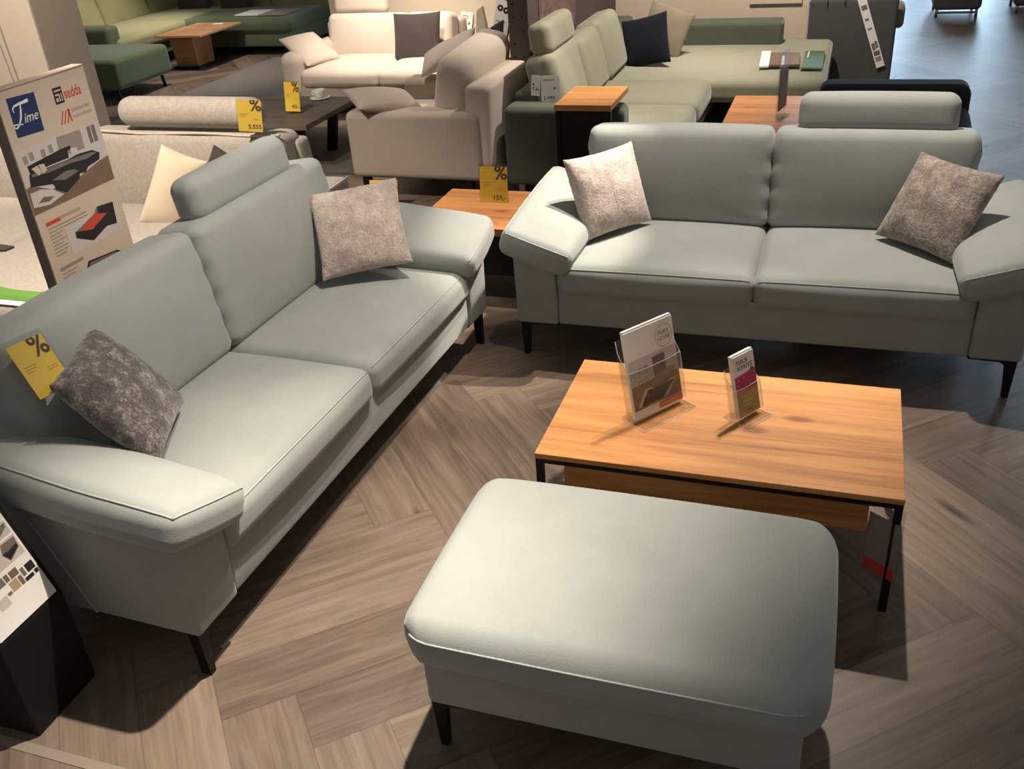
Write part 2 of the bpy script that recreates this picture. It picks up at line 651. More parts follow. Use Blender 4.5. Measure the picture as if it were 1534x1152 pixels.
# ------------------------------------------------------------------ setting
def build_floor():
    me = bpy.data.meshes.new('floor')
    ang = D(42)
    ca, sa = math.cos(ang), math.sin(ang)
    ox, oy = -1.014, 1.546
    n = round(HB_L / HB_W)
    verts, faces, uvs, edges, tones = [], [], [], [], []
    rnd = random.Random(3)
    seen = set()
    X0, X1, Y0, Y1 = -13, 5, -1.5, 20

    def add(u0, v0, u1, v1, horiz):
        cu, cv = (u0 + u1) / 2, (v0 + v1) / 2
        wx, wy = ox + cu * ca - cv * sa, oy + cu * sa + cv * ca
        if not (X0 < wx < X1 and Y0 < wy < Y1):
            return
        k = len(verts)
        ring = [(u0, v0), (u1, v0), (u1, v1), (u0, v1)]
        t = (rnd.random(), rnd.random(), rnd.random(), 1)
        for u, v in ring:
            verts.append((ox + u * ca - v * sa, oy + u * sa + v * ca, 0))
            a, b = (u - cu, v - cv) if horiz else (v - cv, u - cu)
            uvs.append((a, b))
            edges.append((a, b))
            tones.append(t)
        faces.append((k, k + 1, k + 2, k + 3))
    N = 130
    for i in range(-N, N):
        for j in range(-N, N):
            mm = (i + j + 1) % (2 * n)
            if mm < n:
                key = ('h', i - mm, j)
                if key in seen:
                    continue
                seen.add(key)
                add((i - mm) * HB_W, j * HB_W, (i - mm + n) * HB_W, (j + 1) * HB_W, True)
            else:
                j0 = j - (mm - n)
                key = ('v', i, j0)
                if key in seen:
                    continue
                seen.add(key)
                add(i * HB_W, j0 * HB_W, (i + 1) * HB_W, (j0 + n) * HB_W, False)
    me.from_pydata(verts, [], faces)
    for nm in ('plank', 'edge', 'tone'):
        me.uv_layers.new(name=nm)
    l1, l2, at = me.uv_layers['plank'], me.uv_layers['edge'], me.uv_layers['tone']
    for k, lp in enumerate(me.loops):
        l1.data[k].uv = uvs[lp.vertex_index]
        l2.data[k].uv = edges[lp.vertex_index]
        at.data[k].uv = tones[lp.vertex_index][:2]
    me.materials.append(floor_mat())
    o = bpy.data.objects.new('floor', me)
    C.objects.link(o)
    structure(o, 'grey brown wood look planks laid in a herringbone')


build_floor()

structure(MB('wall_cream').box(-6.2, -4.875, 5.0, 5.36, 0, 3.2, .004).build('wall_left'), 'broad cream pillar behind the leaning sign board')
p = MB('wall_grey').box(-4.873, -4.86, 5.0, 5.4, 0, 3.2).build('pillar_shade_side')  # thin plate: shade on the pillar's side put into a greyer colour
structure(p, 'shaded side of the cream pillar, its shade put into a greyer colour')
for k, pts in enumerate(([(-5.16, 4.992, 3.2), (-5.17, 4.992, 2), (-5.15, 4.992, 1.2), (-5.13, 4.992, .7), (-5.12, 4.992, .02)],
                         [(-5.24, 4.992, 3.2), (-5.25, 4.992, 2), (-5.20, 4.992, 1.2), (-5.165, 4.992, .7), (-5.15, 4.992, .02)])):
    o = MB('grey_ink').tube(pts, (.004, .003)[k], 6).build('hanging_cable')
    tag(o, ('right of two thin pale cables down the cream pillar', 'left of two thin pale cables down the cream pillar')[k], 'cable', 'cables on the cream pillar')
sk = MB('white_paper').box(-4.859, -4.85, 5.26, 5.36, .28, .38, .004)
tag(sk.build('wall_socket'), 'white wall socket on the grey side of the pillar', 'socket')

structure(MB('wall_cream').box(-5.0, -2.25, 9.0, 9.12, 0, 3.2).build('wall_back'), 'cream wall behind the cream sofa')
structure(MB('wall_cream').box(-2.1, -.375, 8.98, 9.1, 0, 3.2).build('wall_right'), 'cream wall behind the olive corner sofa')
pw = MB('wall_dark').box(-2.2, -2.06, 6.36, 8.96, 0, 3.2)
pw = pw.build('wall_centre')
structure(pw, 'dark grey partition with a row of shelf holes in its end')
holes = MB('black')
for k in range(14):
    z = .45 + k * .085
    for x in (-2.165, -2.10):
        if (k * 7 + (x > -2.12)) % 3 != 0:
            holes.tube([(x, 6.3598, z), (x, 6.355, z)], .006, 8)
holes.build('shelf_hole', pw)
mural = MB('mural').box(-2.06, -2.054, 6.6, 7.55, .8, 2.2)
mural.use('mid_ink')
rm = random.Random(5)
for row in range(13):
    z = .82 + row * .105
    mural.box(-2.0545, -2.0525, 6.62, 7.53, z, z + .008)
    for k in range(6):
        y = 6.66 + k * .15 + (row % 2) * .07
        if rm.random() < .75:
            mural.box(-2.0545, -2.0525, y, y + .008, z, z + .105)
tag(mural.build('wall_mural'), 'brown mural of cracked brickwork on the dark partition', 'picture')
pl = MB('wall_cream').box(-.87, -.43, 8.955, 8.98, .70, 1.1, .006).use('mid_ink')
pl.ring(-.65, .83, .085, .09, 8.9545)
tag(pl.build('wall_plaque'), 'cream square plaque with a circle on the cream back wall', 'sign')
structure(MB(plain('slate_blue_paint', srgb(54, 60, 78), .8)).box(-13, -5.0, 12.7, 12.85, 0, 3.2).build('wall_far'), 'slate blue wall far behind the moss green sofa')

# daylight windows at the far end of the hall (out of the picture, seen mirrored in the floor)
m, nt, b = new_mat('daylight_pane')
b.inputs['Base Color'].default_value = (.5, .6, .7, 1)
b.inputs['Emission Color'].default_value = (.55, .78, 1, 1)
b.inputs['Emission Strength'].default_value = 13.0
M['daylight'] = m
structure(MB('wall_grey').box(-5, 9, 19.6, 19.8, 0, .5).box(-5, 9, 19.6, 19.8, 4.4, 5.2).build('wall_north'), 'far wall below and above the windows')
for k, (x0, x1) in enumerate(((-.8, .75), (1.45, 2.3), (4.2, 6.2))):
    structure(MB('daylight').box(x0, x1, 19.65, 19.7, .5, 4.4).build('window_%d' % (k + 1)))

carp = MB('carpet').box(-6.64, -4.9, 5.45, 10.4, 0, .006)
tag(carp.build('carpet'), 'flat grey carpet strip between pillar and cream sofa', 'carpet')
rg = MB('rug').box(-4.75, -2.45, 6.12, 7.35, 0, .012, .003)
tag(rg.build('rug'), 'dark grey rug under the smoked wood coffee table', 'rug')
tp = MB('tape').box(-2.5, -1.45, 1.185, 1.215, 0, .002)
tag(tp.build('floor_strip'), 'pale narrow strip on the floor before the black display stand', 'strip')


# ------------------------------------------------------------------ the two mint sofas
def make_sofa(L, label, loc, rz, backtop, hr_c, group):
    t = thing('sofa', label, 'sofa', loc, rz, group)
    AW = .19
    cw = (L - 2 * AW) / 2
    MB('mint').box(AW, L - AW, .010, .90, .17, .345, .012, 3).build('base', t)
    # arms: panel and sloping pad
    for sg in (0, 1):
        def X(x):
            return x if sg == 0 else L - x
        a = MB('mint')
        zo, zi = .545, .47
        ring0 = [(0, 0, .17), (AW, 0, .17), (AW, .92, .17), (0, .92, .17), (0, -.012, zo), (AW, -.012, zi), (AW, .92, zi + .06), (0, .92, zo + .06)]
        pts = [(X(x), y, z) for x, y, z in ring0]
        if sg:
            pts = [pts[i] for i in (1, 0, 3, 2, 5, 4, 7, 6)]
        a.hexa(pts, .012, 3)
        arm = a.build('arm', t)
        MB('mint_seam').tube(lin((X(-.001), .366, .175), (X(-.001), .51, .51), 4), .0035, 6).build('seam', arm)
        rt = rot3(D(3.5), D(19 if sg == 0 else -19), 0)
        c, h, r = (X(.118), .325, .545), (.162, .385, .058), .042

        def padfn(u, q, _s=sg):
            k = max(0, 1 - u.x ** 2) * max(0, 1 - u.y ** 2)
            z = q[2] + (.035 * k ** .6 if u.z > 0 else -.004 * k)
            y = q[1] - .012 * max(0, -u.y) * max(0, 1 - u.x ** 2)
            inner = u.x if _s == 0 else -u.x
            z += .018 * max(0, u.y + .2) * (.6 - inner * .5)
            return (q[0] + .012 * u.x * max(0, 1 - u.y ** 2), y, z)
        pad = MB('mint').rbox(c, h, r, 12, 4, padfn, rt).build('arm_pad', t)
        hx, hy, hz = h
        q = lin((-hx, -hy, hz), (hx, -hy, hz), 24)
        pp = MB('mint_seam')
        e = -1 if sg == 0 else 1
        pp.tube(seam_path(c, h, r, q, padfn, rt), .0032, 6)
        pp.tube(seam_path(c, h, r, lin((e * hx, -hy, hz), (e * hx, hy, hz), 24), padfn, rt), .0032, 6)
        pp.build('piping', pad)
    # seat cushions
    for i in range(2):
        c = (AW + cw * (i + .5), .324, .388)
        h = (cw / 2 + .001, .341, .068)
        fn = bulge(top=.034, front=.012, bottom=.006)
        s_ = MB('mint').rbox(c, h, .045, 14, 4, fn).build('seat_cushion', t)
        q = lin((-h[0], -h[1], h[2] * .8), (h[0], -h[1], h[2] * .8), 30)
        q = lin((-h[0], -h[1], h[2]), (h[0], -h[1], h[2]), 30)
        MB('mint_seam').tube(seam_path(c, h, .045, q, fn), .003, 6).build('piping', s_)
    # back
    MB('mint').hexa([(.195, .60, .17), (L - .195, .60, .17), (L - .195, .93, .17), (.195, .93, .17),
                     (.215, .76, backtop - .10), (L - .215, .76, backtop - .10), (L - .215, .92, backtop - .10), (.215, .92, backtop - .10)], .03, 3).build('back_frame', t)
    for i in range(2):
        hz = (backtop - .425) / 2
        c = (AW + cw * (i + .5), .70, .435 + hz)
        h = (cw / 2 + .004, .105, hz)

        def backfn(u, q, _i=i):
            ax, az = max(0, 1 - u.x ** 2), max(0, 1 - u.z ** 2)
            y = q[1]
            if u.y < 0:
                y -= .035 * ax ** .7 * az ** .7
                # gathers along the inner side seams
                side = u.x * (1 if _i == 0 else -1)
                if side > .3:
                    y += .006 * max(0, side - .75) * math.sin(q[2] * 150 + 9 * u.x) * az
            x = q[0] + .004 * u.x * math.sin(q[2] * 60)
            z = q[2] + .008 * max(0, u.z) * ax
            return (x, y, z)
        MB('mint').rbox(c, h, .05, 18, 4, backfn, rot3(D(-9), 0, 0)).build('back_cushion', t)
    hr = MB('mint').rbox((hr_c, .735, backtop + .072), (.325, .062, .085), .05, 12, 4, bulge(front=.01, top=.006), rot3(D(-9), 0, 0)).build('headrest', t)
    for s_ in (-1, 1):
        MB('chrome').tube([(hr_c + s_ * .15, .76, backtop - .12), (hr_c + s_ * .15, .75, backtop + .03)], .006, 8).build('headrest_rod', hr)
    # bracket legs of flat dark steel
    for sg in (0, 1):
        for back in (0, 1):
            pts = [(.010, .172), (.19, .172), (.19, .160), (.075, .156), (.058, .146), (.050, .125), (.040, 0), (.018, 0)]
            lg = MB('metal')
            y0 = .02 if not back else .86
            mt = Matrix.Identity(4) if sg == 0 else Matrix.Translation((L, 0, 0)) @ Matrix.Scale(-1, 4, (1, 0, 0))
            lg.prism(pts, y0, y0 + .034, mt)
            o = lg.build('leg', t)
    return t


make_sofa(2.205, 'mint grey two cushion sofa at left with a yellow price tag on its back', (-1.571, 1.54, 0), 88.0, .915, 1.52, 'mint grey sofas')
make_sofa(2.06, 'mint grey two cushion sofa behind the oak coffee table', (-1.308, 3.635, 0), .2, .868, 1.45, 'mint grey sofas')


# ottoman
def planround(hx, hy, R):
    def f(u, q):
        x, y, z = q
        a, b_ = (abs(x) - (hx - R)) / R, (abs(y) - (hy - R)) / R
        if a > 0 and b_ > 0:
            a, b_ = min(a, 1), min(b_, 1)
            a2, b2 = a * math.sqrt(1 - b_ * b_ / 2), b_ * math.sqrt(1 - a * a / 2)
            x = math.copysign(hx - R + a2 * R, x)
            y = math.copysign(hy - R + b2 * R, y)
        k = max(0, 1 - u.x ** 2) * max(0, 1 - u.y ** 2)
        z += .022 * max(0, u.z) * k ** .5
        y += math.copysign(.012, y) * (1 - u.x ** 2) * (1 - abs(u.z)) * min(1, abs(u.y))
        x += math.copysign(.008, x) * (1 - u.y ** 2) * (1 - abs(u.z)) * min(1, abs(u.x))
        return (x, y, z)
    return f


t = thing('ottoman', 'mint grey upholstered ottoman with a thick rounded cushion', 'ottoman', (-.402, 1.785, 0), 0)
MB('mint').box(-.455, .455, -.292, .292, .165, .34, .02, 3).build('base', t)
h = (.500, .338, .066)
fn = planround(h[0], h[1], .1)
cu = MB('mint').rbox((0, 0, .392), h, .055, 18, 5, fn).build('cushion', t)
q = lin((-h[0] + .01, -h[1], h[2] * .55), (h[0] - .01, -h[1], h[2] * .55), 40)
MB('mint_seam').tube(seam_path((0, -.001, .392), h, .055, q, fn), .003, 6).build('piping', cu)
for sx in (-1, 1):
    for sy in (-1, 1):
        mt = Matrix.Translation((-.45 if sx < 0 else .45, 0, 0)) @ (Matrix.Identity(4) if sx < 0 else Matrix.Scale(-1, 4, (1, 0, 0)))
        MB('metal').prism([(.0, .167), (.13, .167), (.13, .158), (.050, .154), (.038, .138), (.030, 0), (.010, 0)], sy * .265 - .012, sy * .265 + .012, mt).build('leg', t)

# ------------------------------------------------------------------ oak coffee table
t = thing('coffee_table', 'oak coffee table on a thin black frame carrying two brochure stands', 'table', (-.267, 2.603, 0), 0)
MB('oak').box(-.535, .535, -.31, .31, .396, .415, .002).build('tabletop', t)
fr = MB('black_metal')
fr.box(-.533, .533, -.308, -.286, .380, .3965).box(-.533, .533, .286, .308, .380, .3965)
fr.box(-.533, -.511, -.286, .286, .380, .3965).box(.511, .533, -.286, .286, .380, .3965)
fr.build('frame', t)
for sx in (-1, 1):
    for sy in (-1, 1):
        x, y = sx * .522, sy * .297
        MB('black_metal').box(x - .011, x + .011, y - .011, y + .011, 0, .380).build('leg', t)
MB('oak').box(-.452, .448, -.275, .283, .262, .396, .003).build('drawer_box', t, 'oak drawer box under the top')


def holder(name, label, loc, rz, w, d, h, lean, leaf_w, leaf_h, draw, group=None):
    """clear acrylic brochure stand; the stack of brochures in it is a thing of its own"""
    t = thing(name, label, 'brochure stand', loc, rz, group)
    L = D(lean)
    mt = Matrix.Rotation(-L, 4, 'X')
    th = .003
    MB('acrylic').box(-w / 2, w / 2, -d * .1, th - d * .1, 0.003, h, 0, 2, mt).build('back_panel', t)
    MB('acrylic').box(-w / 2, w / 2, -d, d * .35, 0, .003).build('base_plate', t)
    f = MB('acrylic')
    y = -d * .1 - .034
    f.box(-w / 2, w / 2, y - th, y, .012, h * .62, 0, 2, mt)
    f.build('front_panel', t)
    for s_ in (-1, 1):
        x = s_ * (w / 2 - th / 2)
        f = MB('acrylic')
        pts = [mt @ Vector((x, yy, zz)) for yy, zz in ((y, .012), (-d * .1, .012), (-d * .1, h * .86), (y, h * .62))]
        b = bmesh.new()
        a = [b.verts.new((p_.x - th / 2, p_.y, p_.z)) for p_ in pts]
        c = [b.verts.new((p_.x + th / 2, p_.y, p_.z)) for p_ in pts]
        b.faces.new(a)
        b.faces.new(c[::-1])
        for i in range(4):
            b.faces.new((a[(i + 1) % 4], a[i], c[i], c[(i + 1) % 4]))
        bmesh.ops.recalc_face_normals(b, faces=list(b.faces))
        f.absorb(b)
        f.build('side_panel', t)
    rim = MB('acrylic_edge_glint')  # thin pale tubes laid on as the panels' edge highlight
    P = lambda x, yy, zz: tuple(mt @ Vector((x, yy, zz)))
    hw = w / 2
    rim.tube([P(-hw, y, .012), P(-hw, y, h * .62), P(-hw, -d * .1, h * .86), P(-hw, -d * .1, h)], .0014, 6)
    rim.tube([P(hw, y, .012), P(hw, y, h * .62), P(hw, -d * .1, h * .86), P(hw, -d * .1, h)], .0014, 6)
    rim.tube([P(-hw, y, h * .62), P(-hw + .3 * w, y, h * .60), P(hw - .3 * w, y, h * .60), P(hw, y, h * .62)], .0012, 6)
    rim.tube([(-hw, -d, .002), (hw, -d, .002)], .0016, 6)
    rim.tube([(-hw, -d, .002), (-hw, d * .35, .002)], .0014, 6)
    rim.tube([(hw, -d, .002), (hw, d * .35, .002)], .0014, 6)
    rim.build('rim', t)
    # brochures
    R = (Matrix.Rotation(D(rz), 3, 'Z') @ Matrix.Rotation(-L, 3, 'X'))
    off = R @ Vector((0, -d * .1 - .016, .008))
    br = draw(Vector(loc) + off, R, leaf_w, leaf_h)
    return t


def home_brochure(loc, R, w, h):
    t = thing('brochure', 'tall stack of living room catalogues in the larger clear stand', 'brochure', loc, 0, None, R)
    MB('white_paper').box(-w / 2, w / 2, -.010, .002, 0, h).build('back_copies', t)
    MB('white_paper').box(-w / 2, w / 2, -.0135, -.0108, 0, h - .006).build('front_copy', t)
    y = -.0142
    g = MB('brown_print')
    pw, s = w / 2, h / .297
    g.rect(-pw, pw, .028 * s, .195 * s, y)
    g.use('pale_ink').rect(-pw, pw, .11 * s, .195 * s, y - .0002)
    g.use('mid_ink').rect(-.004, .05, .118 * s, .183 * s, y - .0004)
    g.use('ink')
    for x, z in ((-.06, .155), (-.035, .158), (-.062, .115), (-.038, .118)):
        g.ring(x, z * s, .008, .0105, y - .0004, 4)
    g.use('mid_ink').poly([(-.095, .03 * s), (-pw, .03 * s), (-pw, .09 * s), (-.05, .11 * s), (-.045, .09 * s), (-.08, .06 * s)], y - .0004)
    g.use('grey_ink').poly([(-.02, .088 * s), (.035, .092 * s), (.085, .112 * s), (.088, .128 * s), (.03, .125 * s), (-.015, .112 * s)], y - .0006)
    g.use('mid_ink').poly([(-.02, .088 * s), (.035, .092 * s), (.086, .108 * s), (.086, .1 * s), (.035, .08 * s), (-.02, .076 * s)], y - .0008)
    g.use('pale_ink').poly([(-.09, .036 * s), (.04, .036 * s), (.09, .088 * s), (-.05, .088 * s)], y - .0003)
    g.use('ink').poly([(-.074, .036 * s), (.02, .036 * s), (.078, .082 * s), (-.04, .082 * s)], y - .0007)
    g.build('cover_photo', t)
    r = MB('red_ink').rect(.0, pw, .004 * s, .026 * s, y - .0002)
    r.use('tan_print').rect(.012, .072, .012 * s, .017 * s, y - .0006)
    r.build('red_banner', t)
    l = MB('mid_ink')
    l.ring(.058, .238 * s, .036, .0372, y)
    l.use('mid_ink').text('PURE', .058, .242 * s, .020, y - .0002, 'CENTER')
    l.text('HOME', .058, .223 * s, .020, y - .0002, 'CENTER')
    l.build('emblem', t)
    return t


def care_flyer(loc, R, w, h):
    t = thing('flyer', 'narrow stack of pink and green care flyers in the smaller clear stand', 'flyer', loc, 0, None, R)
    MB('white_paper').box(-w / 2, w / 2, -.010, .002, 0, h).build('back_copies', t)
    MB('white_paper').box(-w / 2, w / 2, -.0135, -.0108, 0, h - .005).build('front_copy', t)
    y = -.0142
    MB('green_ink').rect(-w / 2, w / 2, 0, .078, y).build('green_field', t)
    pk = MB('pink_ink').poly([(-w / 2, .07), (w / 2, .078), (w / 2, .142), (-w / 2, .135)], y - .0002)
    pk.use('pale_ink')
    rr = random.Random(2)
    for k in range(12):
        x, z = rr.uniform(-.04, .042), rr.uniform(.084, .132)
        pk.ring(x, z, .0002, rr.uniform(.0012, .003), y - .0006, 8)
    pk.build('photo', t)
    tx = MB('ink')
    tx.text('FLECK', -.034, .173, .019, y - .0002, bold=.0002)
    tx.text('SCHUTZ', -.034, .154, .019, y - .0002, bold=.0002)
    tx.use('pale_ink')
    for k, (ww) in enumerate((.05, .034, .04)):
        tx.rect(-.03, -.03 + ww, .046 - .012 * k, .049 - .012 * k, y - .0003)
    tx.use('mid_ink').ring(.032, .140, .0001, .010, y - .0008, 20)
    tx.build('lettering', t)
    return t


holder('brochure_stand', 'larger clear acrylic stand of catalogues on the oak coffee table', (-.497, 2.622, .415), 54.5, .228, .085, .275, 12, .205, .297, home_brochure)
holder('brochure_stand', 'smaller clear acrylic stand of flyers on the oak coffee table', (-.215, 2.655, .415), 57, .118, .075, .17, 13, .099, .207, care_flyer)

# clear sleeve with a red edged ticket hanging from the table frame
t = thing('ticket_sleeve', 'clear sleeve with a red edged ticket hanging under the coffee table corner', 'price tag', (.225, 2.318, .378), -34)
MB('acrylic').box(-.05, .06, -.0015, .0015, -.27, 0, 0).build('sleeve', t)
MB('grey_ink').box(-.045, .055, -.004, -.002, -.25, -.05).build('card', t)
MB('red_ink').box(-.045, .055, -.0055, -.0042, -.25, -.21).build('red_band', t)


# ------------------------------------------------------------------ scatter cushions on the mint sofas
def scatter(name, label, loc, R, w, h, t_, mat, seed, group=None, fuzz=.0, pinch=.06):
    o = MB(mat).pillow(w, h, t_, pinch, 44 if fuzz else 22, seed, fuzz).build(name)
    o.location = loc
    o.rotation_euler = Matrix(R).to_euler()
    tag(o, label, 'cushion', group)
    return o


G = 'plush cushions on the mint grey sofas'
scatter('scatter_cushion', 'dark grey mottled plush cushion beside the near arm of the left sofa', (-2.0, 1.958, .678),
        [[.539, -.741, -.401], [.247, -.316, .916], [-.805, -.593, .012]], .378, .378, .155, 'plush_dark', 1, G, .004)
scatter('scatter_cushion', 'pale taupe plush cushion in the far corner of the left sofa', (-1.885, 3.36, .69),
        [[.893, -.287, -.346], [.439, .718, .539], [.094, -.634, .768]], .385, .385, .155, 'plush_light', 11, G, .003)
scatter('scatter_cushion', 'pale plush cushion leaning at the left arm of the sofa behind the coffee table', (-.969, 4.02, .668),
        [[.666, -.685, -.296], [.745, .628, .223], [.033, -.369, .929]], .37, .37, .145, 'plush_light', 21, G, .003)
scatter('scatter_cushion', 'grey brown plush cushion leaning at the right arm of the sofa behind the coffee table', (.398, 4.015, .658),
        [[.769, .509, .388], [-.638, .655, .405], [-.048, -.558, .828]], .38, .38, .145, 'plush_grey', 31, G, .003)


# ------------------------------------------------------------------ price tags
def price_tag(label, loc, R, w, h, price, group=None, rz=0, sleeve=True, small='NETTO', stand=False, cat='price tag'):
    t = thing('price_tag', label, cat, loc, rz, group, R)
    MB('yellow').box(-w / 2, w / 2, -.0012, .0012, -h / 2, h / 2).build('card', t)
    y = -.0018
    p = MB('brown_ink')
    clip = (-w / 2, w / 2, -h / 2, h / 2)
    p.text('%', w * .27, h * .17, h * .52, y, 'CENTER', 0, 1.0 * w / h / .75, .0016, clip)
    p.text(price, w * .46, -h * .40, h * .185, y, 'RIGHT', 0, .95 * w / h / .7, .0006)
    p.build('print', t)
    q = MB('dim_ink')
    for k, ww in enumerate((.34, .30, .24)):
        q.rect(-w * .40, -w * .40 + w * ww, h * (.06 - .05 * k), h * (.072 - .05 * k), y)
    for k in range(2):
        q.rect(w * .12, w * .40, h * (-.08 - .045 * k), h * (-.07 - .045 * k), y)
    q.build('small_print', t)
    if sleeve:
        MB('acrylic').box(-w / 2 - .004, w / 2 + .004, -.0045, -.003, -h / 2 - .003, h / 2 + .016).build('sleeve', t)
    if stand:
        MB('acrylic').box(-w / 2 - .004, w / 2 + .004, .002, .0045, -h / 2, h / 2 + .006).build('back_panel', t)
        MB('acrylic').box(-w / 2 - .004, w / 2 + .004, -.02, .05, -h / 2 - .003, -h / 2).build('foot', t)
    return t


price_tag('yellow percent tag hanging on the back of the near mint sofa', (-2.105, 1.80, .85),
          [[.122, -.85, -.512], [.99, .07, .121], [-.067, -.522, .85]], .118, .168, '', None, 0, True)
price_tag('yellow percent tag hanging from the beige headrest roll', (-2.81, 4.085, .965), rot3(D(-4), D(5), D(12)), .125, .155, '5.555', None, 0, True)
price_tag('yellow percent stand on the small oak table between the mint sofas', (-1.70, 4.508, .51), rot3(D(-8), 0, 0), .152, .19, '155,-', None, 0, True, stand=True)
price_tag('yellow percent tag on the smoked wood coffee table', (-3.93, 6.3, .525), rot3(D(-8), D(3), D(10)), .115, .21, '455,-', None, 0, False, stand=True)
price_tag('yellow percent tag low beneath the cream armchair', (-2.82, 5.42, .10), rot3(D(-12), 0, D(8)), .19, .2, '', None, 0, False, stand=True)

# ------------------------------------------------------------------ sign board behind the near sofa
t = thing('sign_board', 'tall free standing sign board with sofa photos behind the left sofa', 'sign', (-2.64, 2.66, 0), 90)
W2, ZT = .215, 1.462
MB('board_side').box(-W2, W2, .002, .045, .05, ZT).build('panel', t)
MB('cream_paper').box(-W2 + .002, W2 - .002, -.001, .002, .06, ZT - .004).build('face', t)
MB('cream_paper').box(-W2, W2, .0, .046, ZT, ZT + .004).build('top_edge', t)
for s_ in (-1, 1):
    MB('black_metal').box(s_ * .17 - .02, s_ * .17 + .02, -.08, .20, 0, .05, .004).build('foot', t)
y = -.0016


def bx(yw):  # width position on the board from a position along the hall
    return yw - 2.66


lg = MB('blue_ink').poly([(bx(2.484), 1.303), (bx(2.607), 1.297), (bx(2.612), 1.427), (bx(2.487), 1.433)], y)
lg.build('logo_panel', t, 'blue logo panel')
lg = MB('white_paper')


def stroke(mb, pts, w, yy):
    n = len(pts)
    e = []
    for i, (px, pz, k) in enumerate(pts):
        a, c = pts[max(0, i - 1)], pts[min(n - 1, i + 1)]
        dx, dz = c[0] - a[0], c[1] - a[1]
        ln = math.hypot(dx, dz)
        e.append(((px - dz / ln * w * k, pz + dx / ln * w * k), (px + dz / ln * w * k, pz - dx / ln * w * k)))
    for i in range(n - 1):
        mb.poly([e[i][1], e[i + 1][1], e[i + 1][0], e[i][0]], yy)


stroke(lg, [(-.158, 1.383, .4), (-.160, 1.395, .7), (-.150, 1.403, .9), (-.126, 1.406, 1.2), (-.104, 1.407, 1.4), (-.084, 1.409, 1.6)], .0035, y - .0004)
stroke(lg, [(-.123, 1.402, .8), (-.127, 1.385, 1), (-.136, 1.362, 1), (-.150, 1.342, .9), (-.166, 1.333, .8), (-.176, 1.337, .7), (-.172, 1.346, .6), (-.158, 1.344, .5), (-.135, 1.339, .5)], .0035, y - .0004)
lg.text('ime', -.128, 1.341, .046, y - .0004, 'LEFT', .35, .98)
lg.build('logo_script', t, 'white script lettering')
lg = MB('ink').rect(bx(2.695), bx(2.738), 1.362, 1.418, y)
lg.use('cream_paper')
for a, b_, c, d in ((2.701, 2.733, 1.404, 1.410), (2.701, 2.722, 1.390, 1.396), (2.716, 2.722, 1.37, 1.39), (2.701, 2.712, 1.370, 1.383), (2.727, 2.732, 1.368, 1.396)):
    lg.rect(bx(a), bx(b_), c, d, y - .0004)
lg.use('red_ink').text('sedda', bx(2.744), 1.372, .052, y, 'LEFT', 0, .72, .0006)
lg.build('logo_lettering', t)
lg = MB('red_ink')
for k in range(3):
    x = bx(2.69 + .016 * k)
    lg.poly([(x, 1.292), (x + .006, 1.292), (x + .028, 1.335), (x + .022, 1.335)], y)
lg.poly([(bx(2.742), 1.292), (bx(2.75), 1.292), (bx(2.745), 1.338), (bx(2.738), 1.338)], y)
lg.use('grey_ink').text('Qualitätsmöbel', bx(2.757), 1.323, .021, y, 'LEFT', 0, .72)
lg.text('made in Austria', bx(2.757), 1.300, .021, y, 'LEFT', 0, .72)
lg.build('origin_mark', t)
ph = MB('pale_ink').rect(-W2 + .004, W2 - .004, 1.04, 1.262, y)
ph.use('brown_print').poly([(-.211, 1.04), (.211, 1.04), (.211, 1.13), (.16, 1.125), (.04, 1.10), (-.1, 1.10), (-.187, 1.14), (-.211, 1.135)], y - .0002)
ph.use('grey_ink').poly([(-.019, 1.20), (.032, 1.19), (.108, 1.187), (.109, 1.256), (-.013, 1.26)], y - .0003)
ph.use('mid_ink').rect(.142, .185, 1.195, 1.256, y - .0003)
ph.use('cream_paper').rect(.16, .165, 1.195, 1.256, y - .0004)
ph.use('grey_ink')
for k, x in enumerate((-.185, -.155, -.10, -.062)):
    ph.rect(x, x + .02, 1.212 + .005 * (k % 2), 1.24 + .005 * (k % 2), y - .0003)
ph.use('ink')
ph.poly([(-.174, 1.175), (-.082, 1.18), (.018, 1.178), (.024, 1.211), (-.026, 1.216), (-.177, 1.205)], y - .0005)
ph.poly([(-.022, 1.205), (.04, 1.203), (.04, 1.217), (-.022, 1.217)], y - .0007)
ph.poly([(-.190, 1.136), (-.092, 1.116), (.001, 1.12), (.077, 1.106), (.095, 1.121), (.162, 1.130), (.172, 1.153), (.138, 1.172), (.07, 1.178), (.007, 1.174), (-.094, 1.176), (-.18, 1.177)], y - .0008)
ph.use('mid_ink').poly([(-.17, 1.165), (-.09, 1.158), (.02, 1.158), (.10, 1.150), (.16, 1.158), (.13, 1.166), (.007, 1.172), (-.094, 1.174), (-.17, 1.174)], y - .0011)
ph.use('ink').poly([(-.093, 1.13), (-.082, 1.092), (-.037, 1.068), (.038, 1.096), (.051, 1.119), (.026, 1.137), (-.021, 1.142)], y - .0014)
ph.use('mid_ink').poly([(-.088, 1.128), (-.03, 1.112), (.045, 1.121), (.024, 1.135), (-.021, 1.140)], y - .0016)
ph.use('cream_paper').poly([(-.141, 1.163), (-.122, 1.168), (-.133, 1.196), (-.163, 1.193)], y - .0014)
ph.poly([(-.119, 1.163), (-.097, 1.168), (-.102, 1.193), (-.129, 1.197)], y - .0014)
ph.use('pale_ink').poly([(.031, 1.18), (.066, 1.179), (.069, 1.203), (.036, 1.208)], y - .0014)
ph.poly([(-.206, 1.066), (-.129, 1.054), (-.056, 1.067), (-.10, 1.100), (-.151, 1.116), (-.202, 1.116)], y - .0012)
ph.use('brown_print').poly([(-.18, 1.075), (-.13, 1.066), (-.10, 1.075), (-.15, 1.088)], y - .0014)
